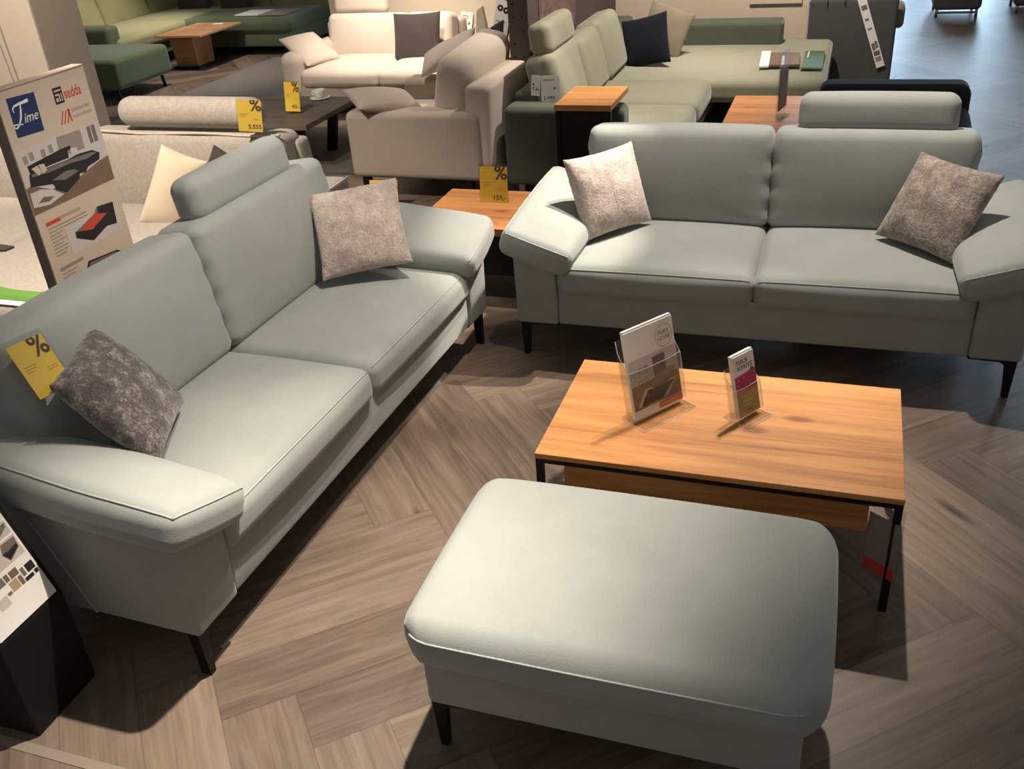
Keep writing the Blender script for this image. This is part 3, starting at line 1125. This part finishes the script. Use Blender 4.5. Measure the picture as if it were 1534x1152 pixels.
ph.build('main_photo', t, 'photo of a dark corner sofa')
ph = MB('pale_ink').rect(-.10, .185, .85, .955, y)
ph.use('ink').poly([(-.059, .922), (-.062, .9), (.017, .861), (.104, .887), (.159, .878), (.167, .962), (.083, .972), (.076, .946), (.116, .934), (.03, .902), (-.033, .917)], y - .0002)
ph.use('mid_ink').poly([(-.059, .922), (-.033, .917), (.076, .946), (.083, .972), (.07, .966), (.06, .952)], y - .0003)
ph.use('red_ink').poly([(-.033, .917), (.031, .904), (.123, .932), (.056, .953)], y - .0004)
ph.build('model_photo', t, 'small photo of a sofa with a red seat')
ph = MB('ink').poly([(-.075, .750), (.01, .752), (.156, .740), (.162, .760), (.116, .784), (-.04, .800), (-.056, .778)], y - .0002)
ph.use('mid_ink').poly([(-.05, .775), (.02, .770), (.13, .768), (.11, .780), (-.03, .792)], y - .0004)
ph.build('model_photo', t, 'small photo of a dark sofa')
tx = MB('red_ink').rect(-.178, -.105, .986, 1.000, y).use('tan_print').rect(-.10, .0, .990, 1.002, y)
tx.use('grey_ink').rect(-.18, -.06, .815, .828, y)
for k in range(9):
    tx.rect(-.176, -.176 + (.2 if k < 2 else random.uniform(.05, .09)), .972 - .0125 * k, .976 - .0125 * k, y - .0003)
for k in range(6):
    tx.rect(-.176, -.176 + random.uniform(.06, .09), .80 - .0125 * k, .804 - .0125 * k, y - .0003)
tx.build('text_block', t)

# ------------------------------------------------------------------ black display stand at the lower left
t = thing('display_stand', 'black sloping display stand with a printed swatch sheet at lower left', 'display stand', (-1.935, 1.1, 0), 90)
st = MB('black')
side = [(0, 0), (0, .33), (.122, .68), (.26, .68), (.26, 0)]
b = bmesh.new()
a = [b.verts.new((.138, yy, z)) for yy, z in side]
c = [b.verts.new((.372, yy, z)) for yy, z in side]
b.faces.new(a)
b.faces.new(c[::-1])
for i in range(5):
    j = (i + 1) % 5
    b.faces.new((a[j], a[i], c[i], c[j]))
bmesh.ops.recalc_face_normals(b, faces=list(b.faces))
bmesh.ops.bevel(b, geom=list(b.edges), offset=.006, segments=2, affect='EDGES', profile=.5)
st.absorb(b)
st.build('body', t)
# the printed sheet lies on the slope as its own thing
sl = D(19.3)
R = Matrix.Rotation(D(90), 3, 'Z') @ Matrix.Rotation(-sl, 3, 'X')
o0 = Vector((-1.935, 1.1, .344)) + Matrix.Rotation(D(90), 3, 'Z') @ Vector((0, .002, 0))
s2 = thing('swatch_sheet', 'white sheet of colour swatches and furniture photos on the black stand', 'poster', o0, 0, None, R)
MB('white_paper').box(.149, .354, -.0015, .0, 0, .295).build('sheet', s2)
y = -.002
for x0, x1, z0, z1, mm in ((.320, .347, .094, .118, 'ink'), (.303, .315, .093, .118, 'mid_ink'), (.272, .299, .110, .131, 'brown_print'), (.255, .268, .111, .132, 'brown_print'),
                           (.230, .252, .110, .133, 'mid_ink'), (.257, .284, .079, .107, 'tan_print'), (.287, .299, .078, .105, 'brown_print'), (.302, .331, .077, .088, 'ink'),
                           (.336, .348, .078, .09, 'ink'), (.240, .253, .079, .088, 'mid_ink'), (.20, .226, .105, .133, 'brown_print'), (.20, .235, .06, .088, 'pale_ink')):
    MB(mm).rect(x0, x1, z0, z1, y).build('colour_swatch', s2)
ph = MB('pale_ink').rect(.25, .347, .145, .205, y)
ph.use('mid_ink').poly([(.289, .176), (.301, .15), (.341, .168), (.345, .199), (.299, .201)], y - .0003)
ph.use('ink').poly([(.29, .178), (.301, .153), (.339, .169), (.340, .181), (.313, .176)], y - .0005)
ph.build('furniture_photo', s2)
ph = MB('pale_ink').rect(.25, .347, .212, .25, y)
ph.use('mid_ink').poly([(.29, .226), (.313, .219), (.342, .232), (.345, .244), (.33, .243)], y - .0003)
ph.build('furniture_photo', s2)

# ------------------------------------------------------------------ beige daybed sofa behind the left sofa
t = thing('sofa', 'deep beige chenille sofa with piped back and headrest roll', 'sofa', (0, 0, 0))
MB('beige').box(-5.1, -2.72, 2.80, 4.28, .12, .30, .02, 3).build('base', t)
soft('seat_cushion', t, 'beige', (-3.35, 3.45, .385), (.60, .68, .085), .06, n=14, top=.02)
soft('seat_cushion', t, 'beige', (-4.56, 3.45, .385), (.61, .68, .085), .06, n=14, top=.02)
bc = soft('back_cushion', t, 'beige', (-3.31, 4.21, .63), (.63, .11, .225), .06, rot3(D(-6), 0, 0), None, 14, 4, front=.03)
MB('beige_pipe').tube([(-3.93 + .124 * i, 4.135 + .004 * math.sin(i * 1.9), .853 + .005 * math.sin(i * 1.3)) for i in range(11)], .007, 8).build('piping', bc)
soft('back_cushion', t, 'beige', (-4.57, 4.21, .63), (.62, .11, .225), .06, rot3(D(-6), 0, 0), None, 14, 4, front=.03)
MB('beige').hexa([(-5.1, 4.2, .3), (-2.62, 4.2, .3), (-2.62, 4.38, .3), (-5.1, 4.38, .3), (-5.1, 4.24, .80), (-2.66, 4.24, .80), (-2.66, 4.36, .80), (-5.1, 4.36, .80)], .025, 3).build('back_frame', t)
ar = soft('arm', t, 'beige', (-2.555, 3.98, .36), (.09, .40, .22), .04)
MB('beige_pipe').tube(lin((-2.47, 3.60, .575), (-2.47, 4.36, .575), 6), .006, 6).build('piping', ar)
rl = MB('beige')
rl.rbox((-3.245, 4.20, .950), (.435, .078, .078), .072, 14, 6, None, None)
rl.build('headrest_roll', t)
for x in (-5.0, -2.75):
    for yy in (2.9, 4.2):
        MB('black_metal').box(x - .03, x + .03, yy - .03, yy + .03, 0, .12).build('leg', t)

scatter('scatter_cushion', 'tall crumpled ecru cushion propped on the beige sofa', (-3.235, 3.90, .615), rot3(D(-10), D(27), D(20)), .24, .43, .18, 'ecru', 41, None, 0, .05)
scatter('scatter_cushion', 'dark grey cushion corner behind the ecru cushion', (-2.93, 3.96, .63), rot3(D(-16), D(25), D(-6)), .32, .32, .13, 'charcoal_cloth', 45, None, 0, .05)
pg = MB('bright_green').box(-3.62, -3.22, 2.84, 2.975, .478, .482)
pg.use('white_paper').box(-3.62, -3.2, 2.80, 2.84, .477, .480)
tag(pg.build('leaflet'), 'bright green leaflet lying on the beige sofa seat', 'leaflet')
pg = MB('charcoal_cloth').hexa([(-4.2, 3.28, .482), (-3.85, 3.33, .482), (-3.84, 3.38, .482), (-4.2, 3.42, .482), (-4.2, 3.28, .494), (-3.85, 3.33, .490), (-3.84, 3.38, .490), (-4.2, 3.42, .494)])
tag(pg.build('fabric_sample'), 'plum grey fabric sample lying on the beige sofa', 'fabric sample')

# ------------------------------------------------------------------ small oak table between the mint sofas
t = thing('side_table', 'low oak side table standing between the two mint sofas', 'table', (-1.715, 4.405, 0), 0)
MB('oak_red').box(-.30, .30, -.285, .285, .38, .42, .003).build('tabletop', t)
MB('black').box(-.27, .27, -.255, .255, .16, .38).build('body', t)
for sx in (-1, 1):
    for sy in (-1, 1):
        MB('black_metal').box(sx * .265 - .015, sx * .265 + .015, sy * .25 - .015, sy * .25 + .015, 0, .16).build('leg', t)

# ------------------------------------------------------------------ smoked wood coffee table, cup
t = thing('coffee_table', 'smoked wood coffee table with splayed legs beside the cream armchair', 'table', (-4.35, 6.41, 0), 0)
MB('darkwood').box(-.65, .69, -.43, .43, .36, .40, .004).build('tabletop', t)
for sx in (-1, 1):
    for sy in (-1, 1):
        a, b_ = .60, .36
        x0, y0, x1, y1 = sx * (a - .10), sy * (b_ - .10), sx * (a + .0), sy * (b_ - .08)
        if sx > 0:
            x0, x1 = .54, .46
        w_ = .038
        MB('black_metal').hexa([(x1 - w_, y1 - .02, 0), (x1 + w_, y1 - .02, 0), (x1 + w_, y1 + .02, 0), (x1 - w_, y1 + .02, 0),
                                (x0 - w_, y0 - .02, .36), (x0 + w_, y0 - .02, .36), (x0 + w_, y0 + .02, .36), (x0 - w_, y0 + .02, .36)]).build('leg', t)
cp = thing('coffee_cup', 'white coffee cup on the smoked wood table', 'cup', (-3.965, 6.76, .409))
MB('porcelain').lathe([(.025, 0), (.03, .004), (.045, .03), (.052, .062), (.049, .062), (.042, .03), (.02, .008)], 24).build('body', cp)
MB('porcelain').tube([(-.048 - .022 * math.sin(PI * i / 8), 0, .052 - .034 * i / 8) for i in range(9)], .0045, 8).build('handle', cp)
sc = MB('porcelain').lathe([(.03, 0), (.045, .003), (.082, .009), (.08, .0115), (.04, .006), (.02, .005)], 28).build('saucer')
sc.location = (-3.965, 6.76, .40)
tag(sc, 'white saucer under the coffee cup', 'saucer')


# ------------------------------------------------------------------ cream sofa and cream armchair
t = thing('sofa', 'cream two seat sofa lit by a spot before the cream wall', 'sofa', (0, 0, 0))
MB('cream').box(-4.78, -3.12, 7.62, 8.75, .15, .30, .02, 3).build('base', t)
for x0, x1 in ((-4.62, -3.86), (-3.86, -3.10)):
    soft('seat_cushion', t, 'cream', ((x0 + x1) / 2, 7.98, .36), ((x1 - x0) / 2 + .001, .40, .075), .05, top=.03, front=.01)
for x0, x1 in ((-4.68, -3.88), (-3.88, -3.43)):
    soft('back_cushion', t, 'cream', ((x0 + x1) / 2, 8.42, .575), ((x1 - x0) / 2, .12, .205), .06, rot3(D(-12), 0, 0), front=.04)
soft('headrest', t, 'cream', (-4.36, 8.47, .875), (.27, .065, .10), .05, rot3(D(-8), 0, 0), front=.01)
soft('arm', t, 'cream', (-4.72, 8.05, .38), (.11, .46, .20), .09)
MB('cream').box(-4.8, -3.43, 8.52, 8.76, .17, .70, .04, 3).build('back_frame', t)
for x in (-4.72, -3.2):
    for yy in (7.7, 8.65):
        MB('black_metal').box(x - .02, x + .02, yy - .02, yy + .02, 0, .15).build('leg', t)
scatter('scatter_cushion', 'cream cushion slumped on the left arm of the cream sofa', (-4.651, 7.907, .565), [[.340, -.490, -.802], [.940, .167, .296], [-.011, -.855, .518]], .41, .41, .13, 'cream', 51, None, 0, .05)
scatter('scatter_cushion', 'charcoal brown square cushion standing on the cream sofa', (-3.68, 8.12, .605), rot3(D(-16), D(-2), D(-3)), .47, .44, .13, 'charcoal_cloth', 52, None, 0, .06)
card = thing('wall_card', 'white info card on the cream wall behind the cream sofa', 'sign', (-3.53, 8.975, .60), 0, None, rot3(D(-4), D(10), D(0)))
MB('white_paper').box(-.062, .062, -.003, .003, -.09, .09).build('card', card)
q = MB('mid_ink').rect(-.045, .02, .05, .056, -.0036).rect(-.045, .03, .03, .034, -.0036).rect(.02, .04, -.02, .0, -.0036)
q.build('print', card)
card = MB('taupe').hexa([(-3.43, 8.93, .48), (-3.31, 8.93, .48), (-3.31, 8.998, .48), (-3.43, 8.998, .48), (-3.41, 8.95, .70), (-3.35, 8.95, .74), (-3.35, 8.998, .74), (-3.41, 8.998, .70)], .006)
tag(card.build('hanging_fabric_sample'), 'small grey wedge of cloth beside the white info card', 'fabric sample')

t = thing('armchair', 'wide cream armchair seen from its side with cushions on it', 'armchair', (0, 0, 0))
soft('arm', t, 'cream_dk', (-2.635, 5.66, .385), (.475, .105, .22), .045, front=.006)
soft('back_frame', t, 'cream', (-2.185, 6.14, .465), (.085, .56, .305), .035, rot3(0, D(3), 0))
soft('arm', t, 'cream_dk', (-2.635, 6.62, .385), (.475, .105, .22), .045)
MB('cream').box(-3.10, -2.28, 5.74, 6.54, .17, .32, .02, 3).build('base', t)
soft('seat_cushion', t, 'cream', (-2.72, 6.14, .385), (.40, .38, .075), .05, top=.03)
soft('back_cushion', t, 'cream', (-2.40, 6.12, .67), (.13, .42, .27), .10, rot3(D(4), D(12), 0), side=.02)
for x, yy in ((-3.03, 5.62), (-2.28, 5.62), (-3.03, 6.65), (-2.28, 6.65)):
    MB('black_metal').box(x - .022, x + .022, yy - .03, yy + .03, 0, .17).build('leg', t)
scatter('scatter_cushion', 'flat grey cushion lying across the near arm of the cream armchair', (-2.895, 5.735, .645), [[.680, -.259, -.686], [.713, .020, .700], [-.167, -.966, .198]], .45, .33, .13, 'cream_dk', 61, None, 0, .05)
scatter('scatter_cushion', 'lumpy cream cushion tucked inside the cream armchair', (-2.76, 6.60, .775), rot3(D(-60), D(-24), D(0)), .46, .25, .13, 'cream', 62, None, 0, .06)
scatter('scatter_cushion', 'black cushion tucked between the cream armchair and the price banner', (-2.55, 6.84, .80), rot3(D(-62), D(-32), D(0)), .34, .24, .09, 'black_cloth', 63, None, 0, .06)
bn = thing('price_banner', 'narrow white price banner leaning behind the cream armchair', 'sign', (-2.56, 7.20, .82), 0, None, rot3(D(-3), D(12), D(0)))
MB('white_paper').box(-.06, .06, -.003, .003, -.82, .90).build('sheet', bn)
MB('black').box(.06, .07, -.004, .004, -.82, .90).build('edge_strip', bn)
q = MB('ink')
for k, z in enumerate((.0, .09, .19, .28)):
    q.ring(-.022, z + .16, .008, .024, -.0036, 14).ring(.026, z + .15, .008, .024, -.0036, 14)
q.use('grey_ink').rect(-.045, -.015, .06, .068, -.0036).rect(.0, .03, .06, .068, -.0036)
q.build('print', bn)

# ------------------------------------------------------------------ olive corner sofa
t = thing('sofa', 'olive corner sofa with chaise and adjustable headrest', 'sofa', (0, 0, 0))
soft('arm', t, 'olive_dk', (-1.66, 5.79, .36), (.39, .10, .255), .045)
MB('olive_dk').box(-2.04, -1.0, 5.88, 8.80, .12, .28, .02, 3).build('base', t)
MB('olive_dk').box(-1.05, -.18, 7.95, 8.80, .12, .28, .02, 3).build('chaise_base', t)
for y0, y1 in ((5.90, 6.50), (6.50, 7.22)):
    soft('seat_cushion', t, 'olive', (-1.42, (y0 + y1) / 2, .36), (.48, (y1 - y0) / 2 + .001, .085), .055, top=.025, side=.008)
soft('chaise_cushion', t, 'olive', (-1.0, 8.0, .36), (.86, .79, .085), .055, top=.015, n=14)
for y0, y1, dz in ((5.90, 6.52, .03), (6.52, 7.12, 0), (7.12, 7.75, .02)):
    soft('back_cushion', t, 'olive', (-1.82, (y0 + y1) / 2, .645 + dz / 2), (.10, (y1 - y0) / 2, .215 + dz / 2), .06, rot3(0, D(-14), 0), side=.03)
hr = soft('headrest', t, 'olive', (-1.86, 6.24, .97), (.07, .31, .10), .05, rot3(0, D(-10), 0), side=.012)
MB('olive_dk').box(-2.04, -1.86, 5.9, 8.80, .28, .66, .03, 3).build('back_frame', t)
soft('end_arm', t, 'olive_dk', (-1.10, 8.62, .45), (.55, .14, .18), .03)
for x, yy in ((-1.98, 5.8), (-1.3, 5.8), (-.28, 7.95), (-.28, 8.7)):
    MB('chrome').box(x - .02, x + .02, yy - .02, yy + .02, 0, .12).build('leg', t)
scatter('scatter_cushion', 'navy square cushion on the olive corner sofa', (-1.53, 7.70, .635), rot3(D(-14), D(-13), D(-14)), .40, .38, .13, 'navy', 71, None, 0, .06)
scatter('scatter_cushion', 'taupe cushion behind the navy one on the olive sofa', (-1.44, 8.06, .655), rot3(D(-16), D(18), D(-10)), .38, .38, .12, 'taupe', 72, None, 0, .05)
mg = thing('catalogue', 'open catalogue lying on the olive chaise', 'catalogue', (-.50, 7.78, .474), 3)
MB('white_paper').box(-.15, -.08, -.27, .29, 0, .012).build('white_margin', mg)
MB('brown_print').box(-.08, .14, -.25, .20, 0, .016).build('page', mg)
MB('white_paper').box(.01, .03, -.26, .06, .0165, .018).build('strip', mg)
lf = MB('dark_leaf').box(-.33, -.19, 7.5, 8.1, .472, .476)
lf.use('green_ink').box(-.335, -.185, 7.48, 8.12, .470, .473).use('white_paper').box(-.31, -.30, 7.85, 8.08, .4765, .477)
tag(lf.build('leaflet'), 'dark green leaflet lying at the end of the olive chaise', 'leaflet')
tg = thing('hanging_price_card', 'white price card hanging beside the olive headrest', 'price tag', (-1.775, 5.86, .695), 0, None, rot3(D(-6), 0, D(5)))
MB('white_paper').box(-.06, .062, -.002, .002, -.08, .078).build('card', tg)
MB('ink').text('2.499,-', 0, -.068, .034, -.0028, 'CENTER').use('grey_ink').rect(-.045, .03, .05, .055, -.0026).rect(.02, .035, -.005, .01, -.0026).build('print', tg)
tg = thing('hanging_price_card', 'narrow white card with a letter left of the price card', 'price tag', (-1.872, 5.86, .715), 0, None, rot3(D(-6), D(4), D(5)))
MB('white_paper').box(-.028, .028, -.002, .002, -.065, .06).build('card', tg)
MB('ink').text('TA', .0, -.035, .034, -.0028, 'CENTER').rect(-.018, -.008, .0, .01, -.0026).build('print', tg)

# C shaped oak side table pushed over the olive arm
t = thing('side_table', 'oak topped side table with black sides at the olive sofa arm', 'table', (-1.455, 5.66, 0), 0)
MB('oak').box(-.172, .172, -.235, .245, .665, .70, .002).build('tabletop', t)
for sx in (-1, 1):
    MB('black').box(sx * .155 - .012, sx * .155 + .012, -.225, -.19, .02, .665).build('leg', t)
MB('black').box(-.143, .143, -.215, -.20, .02, .665).build('back_panel', t)
MB('black').box(-.167, .167, -.225, .20, 0, .02).build('foot_plate', t)

# oak table behind the second mint sofa, with an empty acrylic stand
t = thing('side_table', 'oak table behind the mint sofa back with an acrylic stand on it', 'table', (-.40, 6.27, 0), 0)
MB('oak_red').box(-.315, .315, -.45, .47, .42, .45, .003).build('tabletop', t)
for sx in (-1, 1):
    for sy in (-1, 1):
        MB('black_metal').box(sx * .29 - .015, sx * .29 + .015, sy * .42 - .015, sy * .42 + .015, 0, .42).build('leg', t)
t = thing('leaflet_stand', 'slim clear leaflet stand on the oak table behind the sofa', 'leaflet stand', (-.375, 6.2, .45), 78)
MB('acrylic').box(-.10, .10, -.003, .003, 0, .40).build('panel', t)
MB('acrylic').box(-.05, .05, -.03, .03, 0, .004).build('foot', t)
MB('brown_print').box(-.085, .085, -.008, -.0035, .05, .30).build('leaflet', t)

# ------------------------------------------------------------------ dark pieces at the right
t = thing('sofa', 'anthracite high backed sofa seen from behind with a hanging price strip', 'sofa', (0, 0, 0))
soft('back_panel', t, 'dark_cloth', (-.01, 8.93, .375), (.355, .075, .37), .03)
MB('dark_cloth').box(-.35, .33, 8.97, 9.75, .05, .36, .03, 3).build('seat', t)
soft('side_cushion', t, 'taupe', (.36, 9.2, .56), (.05, .12, .10), .045)
for x in (-.22, -.08):
    MB('chrome').tube([(x, 8.84, .70), (x, 8.84, .75), (x, 8.92, .76)], .004, 6).build('hook', t)
bn = thing('price_strip', 'long white printed strip hanging on the anthracite sofa back', 'sign', (.155, 8.835, .47), 0, None, rot3(D(0), D(-21), 0))
MB('white_paper').box(-.034, .034, -.003, .003, -.29, .34).build('sheet', bn)
q = MB('ink')
for x0, x1, z0, z1 in ((-.022, .022, .20, .24), (-.02, .01, .11, .13), (-.024, .0, -.14, -.08), (.004, .024, -.13, -.07), (-.024, .024, -.19, -.15)):
    q.use('mid_ink').rect(x0, x1, z0, z1, -.0036)
q.use('grey_ink').rect(-.022, .022, -.24, -.20, -.0036).rect(-.02, .015, .03, .05, -.0036)
q.build('print', bn)

t = thing('armchair', 'black low armchair standing behind the mint sofa headrest', 'armchair', (0, 0, 0))
soft('back', t, 'black_cloth', (.245, 5.62, .435), (.385, .11, .36), .06)
soft('arm', t, 'black_cloth', (.56, 5.24, .38), (.075, .34, .28), .06, rot3(D(6), 0, 0))
soft('arm', t, 'black_cloth', (-.06, 5.22, .33), (.075, .32, .22), .06)
soft('seat', t, 'black_cloth', (.235, 5.20, .24), (.22, .30, .13), .05)
for x in (-.05, .52):
    for yy in (4.98, 5.6):
        MB('black_metal').box(x - .02, x + .02, yy - .02, yy + .02, 0, .12).build('leg', t)


def far_chair(label, loc, w):
    t = thing('armchair', label, 'armchair', loc, 0, 'distant armchairs')
    soft('seat', t, 'dark_cloth', (0, .35, .28), (w / 2, .36, .20), .05, side=.01)
    soft('back', t, 'dark_cloth', (0, .66, .60), (w / 2, .09, .25), .05)
    MB('chrome').box(-w / 2 + .04, w / 2 - .04, .06, .09, .035, .055).build('rail', t)
    for x in (-w / 2 + .04, w / 2 - .04):
        for yy in (.06, .60):
            MB('chrome').tube([(x, yy, 0), (x, yy, .10)], .016, 10).build('leg', t)
    return t


far_chair('distant charcoal armchair alone on the shiny floor', (1.10, 12.35, 0), .50)
far_chair('distant charcoal armchair cut by the right picture edge', (1.95, 12.52, 0), .50)

# ------------------------------------------------------------------ moss green corner sofa group at the upper left
t = thing('sofa', 'moss green corner sofa far behind at upper left', 'sofa', (0, 0, 0))
MB('green_dk').box(-9.2, -7.95, 9.3, 12.3, .12, .28, .02, 3).build('base', t)
soft('seat_cushion', t, 'green', (-8.4, 10.5, .34), (.52, 1.25, .085), .06, n=16, top=.03)
MB('green_dk').box(-7.95, -6.42, 10.53, 11.6, .10, .28, .02, 3).build('chaise_base', t)
soft('chaise_cushion', t, 'green_dk', (-7.2, 11.03, .34), (.80, .53, .09), .07, top=.015)
for y0, y1 in ((9.35, 10.2), (10.2, 11.1), (11.1, 12.0)):
    soft('back_cushion', t, 'green', (-8.98, (y0 + y1) / 2, .60), (.13, (y1 - y0) / 2, .25), .07, rot3(0, D(-14), 0), side=.03)
MB('green_dk').box(-9.35, -9.1, 9.3, 12.3, .12, .72, .03, 3).build('back_frame', t)
for x0, x1 in ((-8.3, -7.3), (-7.3, -6.4)):
    soft('back_cushion', t, 'green', ((x0 + x1) / 2, 11.72, .55), ((x1 - x0) / 2, .12, .22), .06, rot3(D(-10), 0, 0))
soft('arm', t, 'green_dk', (-8.45, 9.25, .36), (.52, .11, .22), .05)
for x, yy in ((-8.0, 9.3), (-6.5, 10.5), (-6.5, 11.5)):
    MB('black_metal').box(x - .02, x + .02, yy - .02, yy + .02, 0, .12).build('leg', t)
scatter('scatter_cushion', 'brown grey cushion in the corner of the moss green sofa', (-8.35, 11.42, .56), rot3(D(-16), D(4), 0), .5, .42, .14, 'charcoal_cloth', 81)
scatter('scatter_cushion', 'brown grey cushion right of its twin on the moss green sofa', (-7.72, 11.45, .56), rot3(D(-16), D(-3), 0), .5, .42, .14, 'charcoal_cloth', 82)
t = thing('stool', 'bottle green upholstered stool before the moss green sofa', 'stool', (-7.55, 8.55, 0), 0)
soft('seat', t, 'green_dk', (-.05, 0, .28), (.55, .46, .15), .05, n=12, top=.015)
for x in (-.5, .4):
    for yy in (-.38, .36):
        MB('black_metal').tube([(x, yy, .14), (x + .02, yy, 0)], .018, 8).build('leg', t)
t = thing('coffee_table', 'veneered pedestal coffee table before the moss green sofa', 'table', (-7.35, 10.0, 0), 0)
MB('oak_pale').box(-.31, .32, -.42, .45, .385, .41, .003).build('tabletop', t)
MB('oak_pale').hexa([(-.225, -.22, .03), (.06, -.22, .03), (.06, .12, .03), (-.225, .12, .03), (-.245, -.26, .385), (.075, -.26, .385), (.075, .12, .385), (-.245, .12, .385)]).build('pedestal', t)
MB('black').box(-.26, .10, -.26, .40, 0, .03).build('foot_plate', t)
sh = MB('white_paper').box(-7.36, -7.22, 10.3, 10.38, .41, .414)
tag(sh.build('paper'), 'small white paper on the pedestal coffee table', 'paper')
mg = thing('catalogue', 'open catalogue lying on the green chaise far behind', 'catalogue', (-6.9, 10.85, .446), 0)
MB('white_paper').box(-.35, .0, -.2, .2, 0, .012).build('white_page', mg)
MB('grey_ink').box(.0, .35, -.22, .2, 0, .014).build('photo_page', mg)


# ------------------------------------------------------------------ light, camera
def spot(name, loc, target, watts, angle, blend, col=(1, .86, .68), size=.03):
    l = bpy.data.lights.new(name, 'SPOT')
    l.energy = watts
    l.spot_size = D(angle)
    l.spot_blend = blend
    l.color = col
    l.shadow_soft_size = size
    o = bpy.data.objects.new(name, l)
    C.objects.link(o)
    o.location = loc
    d = Vector(target) - Vector(loc)
    o.rotation_euler = d.to_track_quat('-Z', 'Y').to_euler()
    return o


WARM = (1, .885, .765)
spot('ceiling_spot_ottoman', (-.82, 2.35, 3.3), (-1.14, 1.68, 0), 470, 46, 1.0, WARM)
spot('ceiling_spot_left_sofa', (-.62, 2.85, 3.3), (-2.1, 2.75, .5), 290, 50, .8, WARM)
spot('ceiling_spot_near_floor', (-.85, 2.35, 3.3), (-1.22, .95, 0), 420, 42, .9, WARM)
spot('ceiling_spot_arm', (-.2, 4.75, 3.3), (-1.22, 3.85, .6), 700, 20, .7, WARM)
spot('ceiling_spot_table', (-.1, 4.1, 3.3), (-.40, 2.72, .3), 330, 38, .8, WARM)
spot('ceiling_spot_back_sofa', (-.1, 4.35, 3.3), (-.30, 3.98, .5), 330, 62, .7, WARM)
spot('ceiling_spot_beige_sofa', (-3.2, 2.6, 3.3), (-3.4, 3.9, .5), 520, 64, .7, WARM)
spot('ceiling_spot_pillar', (-3.9, 3.2, 3.3), (-5.0, 5.1, 1.0), 420, 60, .7, WARM)
spot('ceiling_spot_cream_sofa', (-3.6, 7.2, 3.3), (-3.9, 8.2, .45), 560, 46, .9, WARM)
spot('ceiling_spot_oak_table', (-1.5, 4.2, 3.3), (-1.72, 4.45, .4), 210, 24, .7, WARM)
spot('fill_spot_cream_armchair', (-3.5, 6.5, 3.3), (-2.72, 6.3, .6), 170, 40, .9, WARM)  # extra spot, added to lift the armchair seat and its cushion
spot('fill_spot_c_table', (-1.2, 5.9, 3.3), (-1.55, 5.72, .6), 170, 26, .8, WARM)  # narrow fill added to brighten the side table top
spot('ceiling_spot_olive_sofa', (-.6, 6.5, 3.3), (-1.5, 6.8, .5), 360, 66, .8, WARM)
spot('ceiling_spot_green_sofa', (-7.4, 10.3, 3.3), (-8.4, 10.2, .45), 360, 40, 1.0, WARM)
spot('ceiling_spot_green_table', (-6.3, 9.0, 3.3), (-7.4, 9.3, .2), 380, 70, .9, WARM)
spot('ceiling_spot_far_floor', (1.0, 8.8, 3.3), (1.1, 7.0, 0), 120, 50, .8, WARM)
spot('fill_spot_back_wall', (-3.0, 6.3, 3.3), (-2.9, 9.0, .9), 420, 80, .9, WARM)  # fill added to brighten the left back wall and the banner
spot('fill_spot_back_wall', (-.9, 7.2, 3.3), (-.9, 9.0, .8), 380, 80, .9, WARM)  # fill added to brighten the wall behind the olive sofa

w = bpy.data.worlds.new('showroom_ambient')
bpy.context.scene.world = w
w.use_nodes = True
bg = w.node_tree.nodes['Background']
bg.inputs['Color'].default_value = (1.0, .965, .93, 1)
bg.inputs['Strength'].default_value = .175

cam = bpy.data.cameras.new('camera')
cam.sensor_width = 36
cam.lens = 36 * 1414 / 1534
cam.clip_end = 100
co = bpy.data.objects.new('camera', cam)
C.objects.link(co)
pitch, roll, yaw = D(29.7), D(-4.5), D(20.5)
Rz = Matrix.Rotation(yaw, 3, 'Z')
fwd = Vector((0, math.cos(pitch), -math.sin(pitch)))
right = Vector((1, 0, 0))
up = right.cross(fwd)
Rv = Rz @ (math.cos(roll) * right + math.sin(roll) * up)
Uv = Rz @ (-math.sin(roll) * right + math.cos(roll) * up)
Fv = Rz @ fwd
mt = Matrix((Rv, Uv, -Fv)).transposed()
co.matrix_world = Matrix.Translation((0, 0, 2.05)) @ mt.to_4x4()
sc_ = bpy.context.scene
sc_.camera = co
sc_.view_settings.view_transform = 'Standard'
sc_.view_settings.look = 'None'
sc_.view_settings.gamma = 1
sc_.view_settings.exposure = 0.2
sc_.view_settings.use_curve_mapping = False
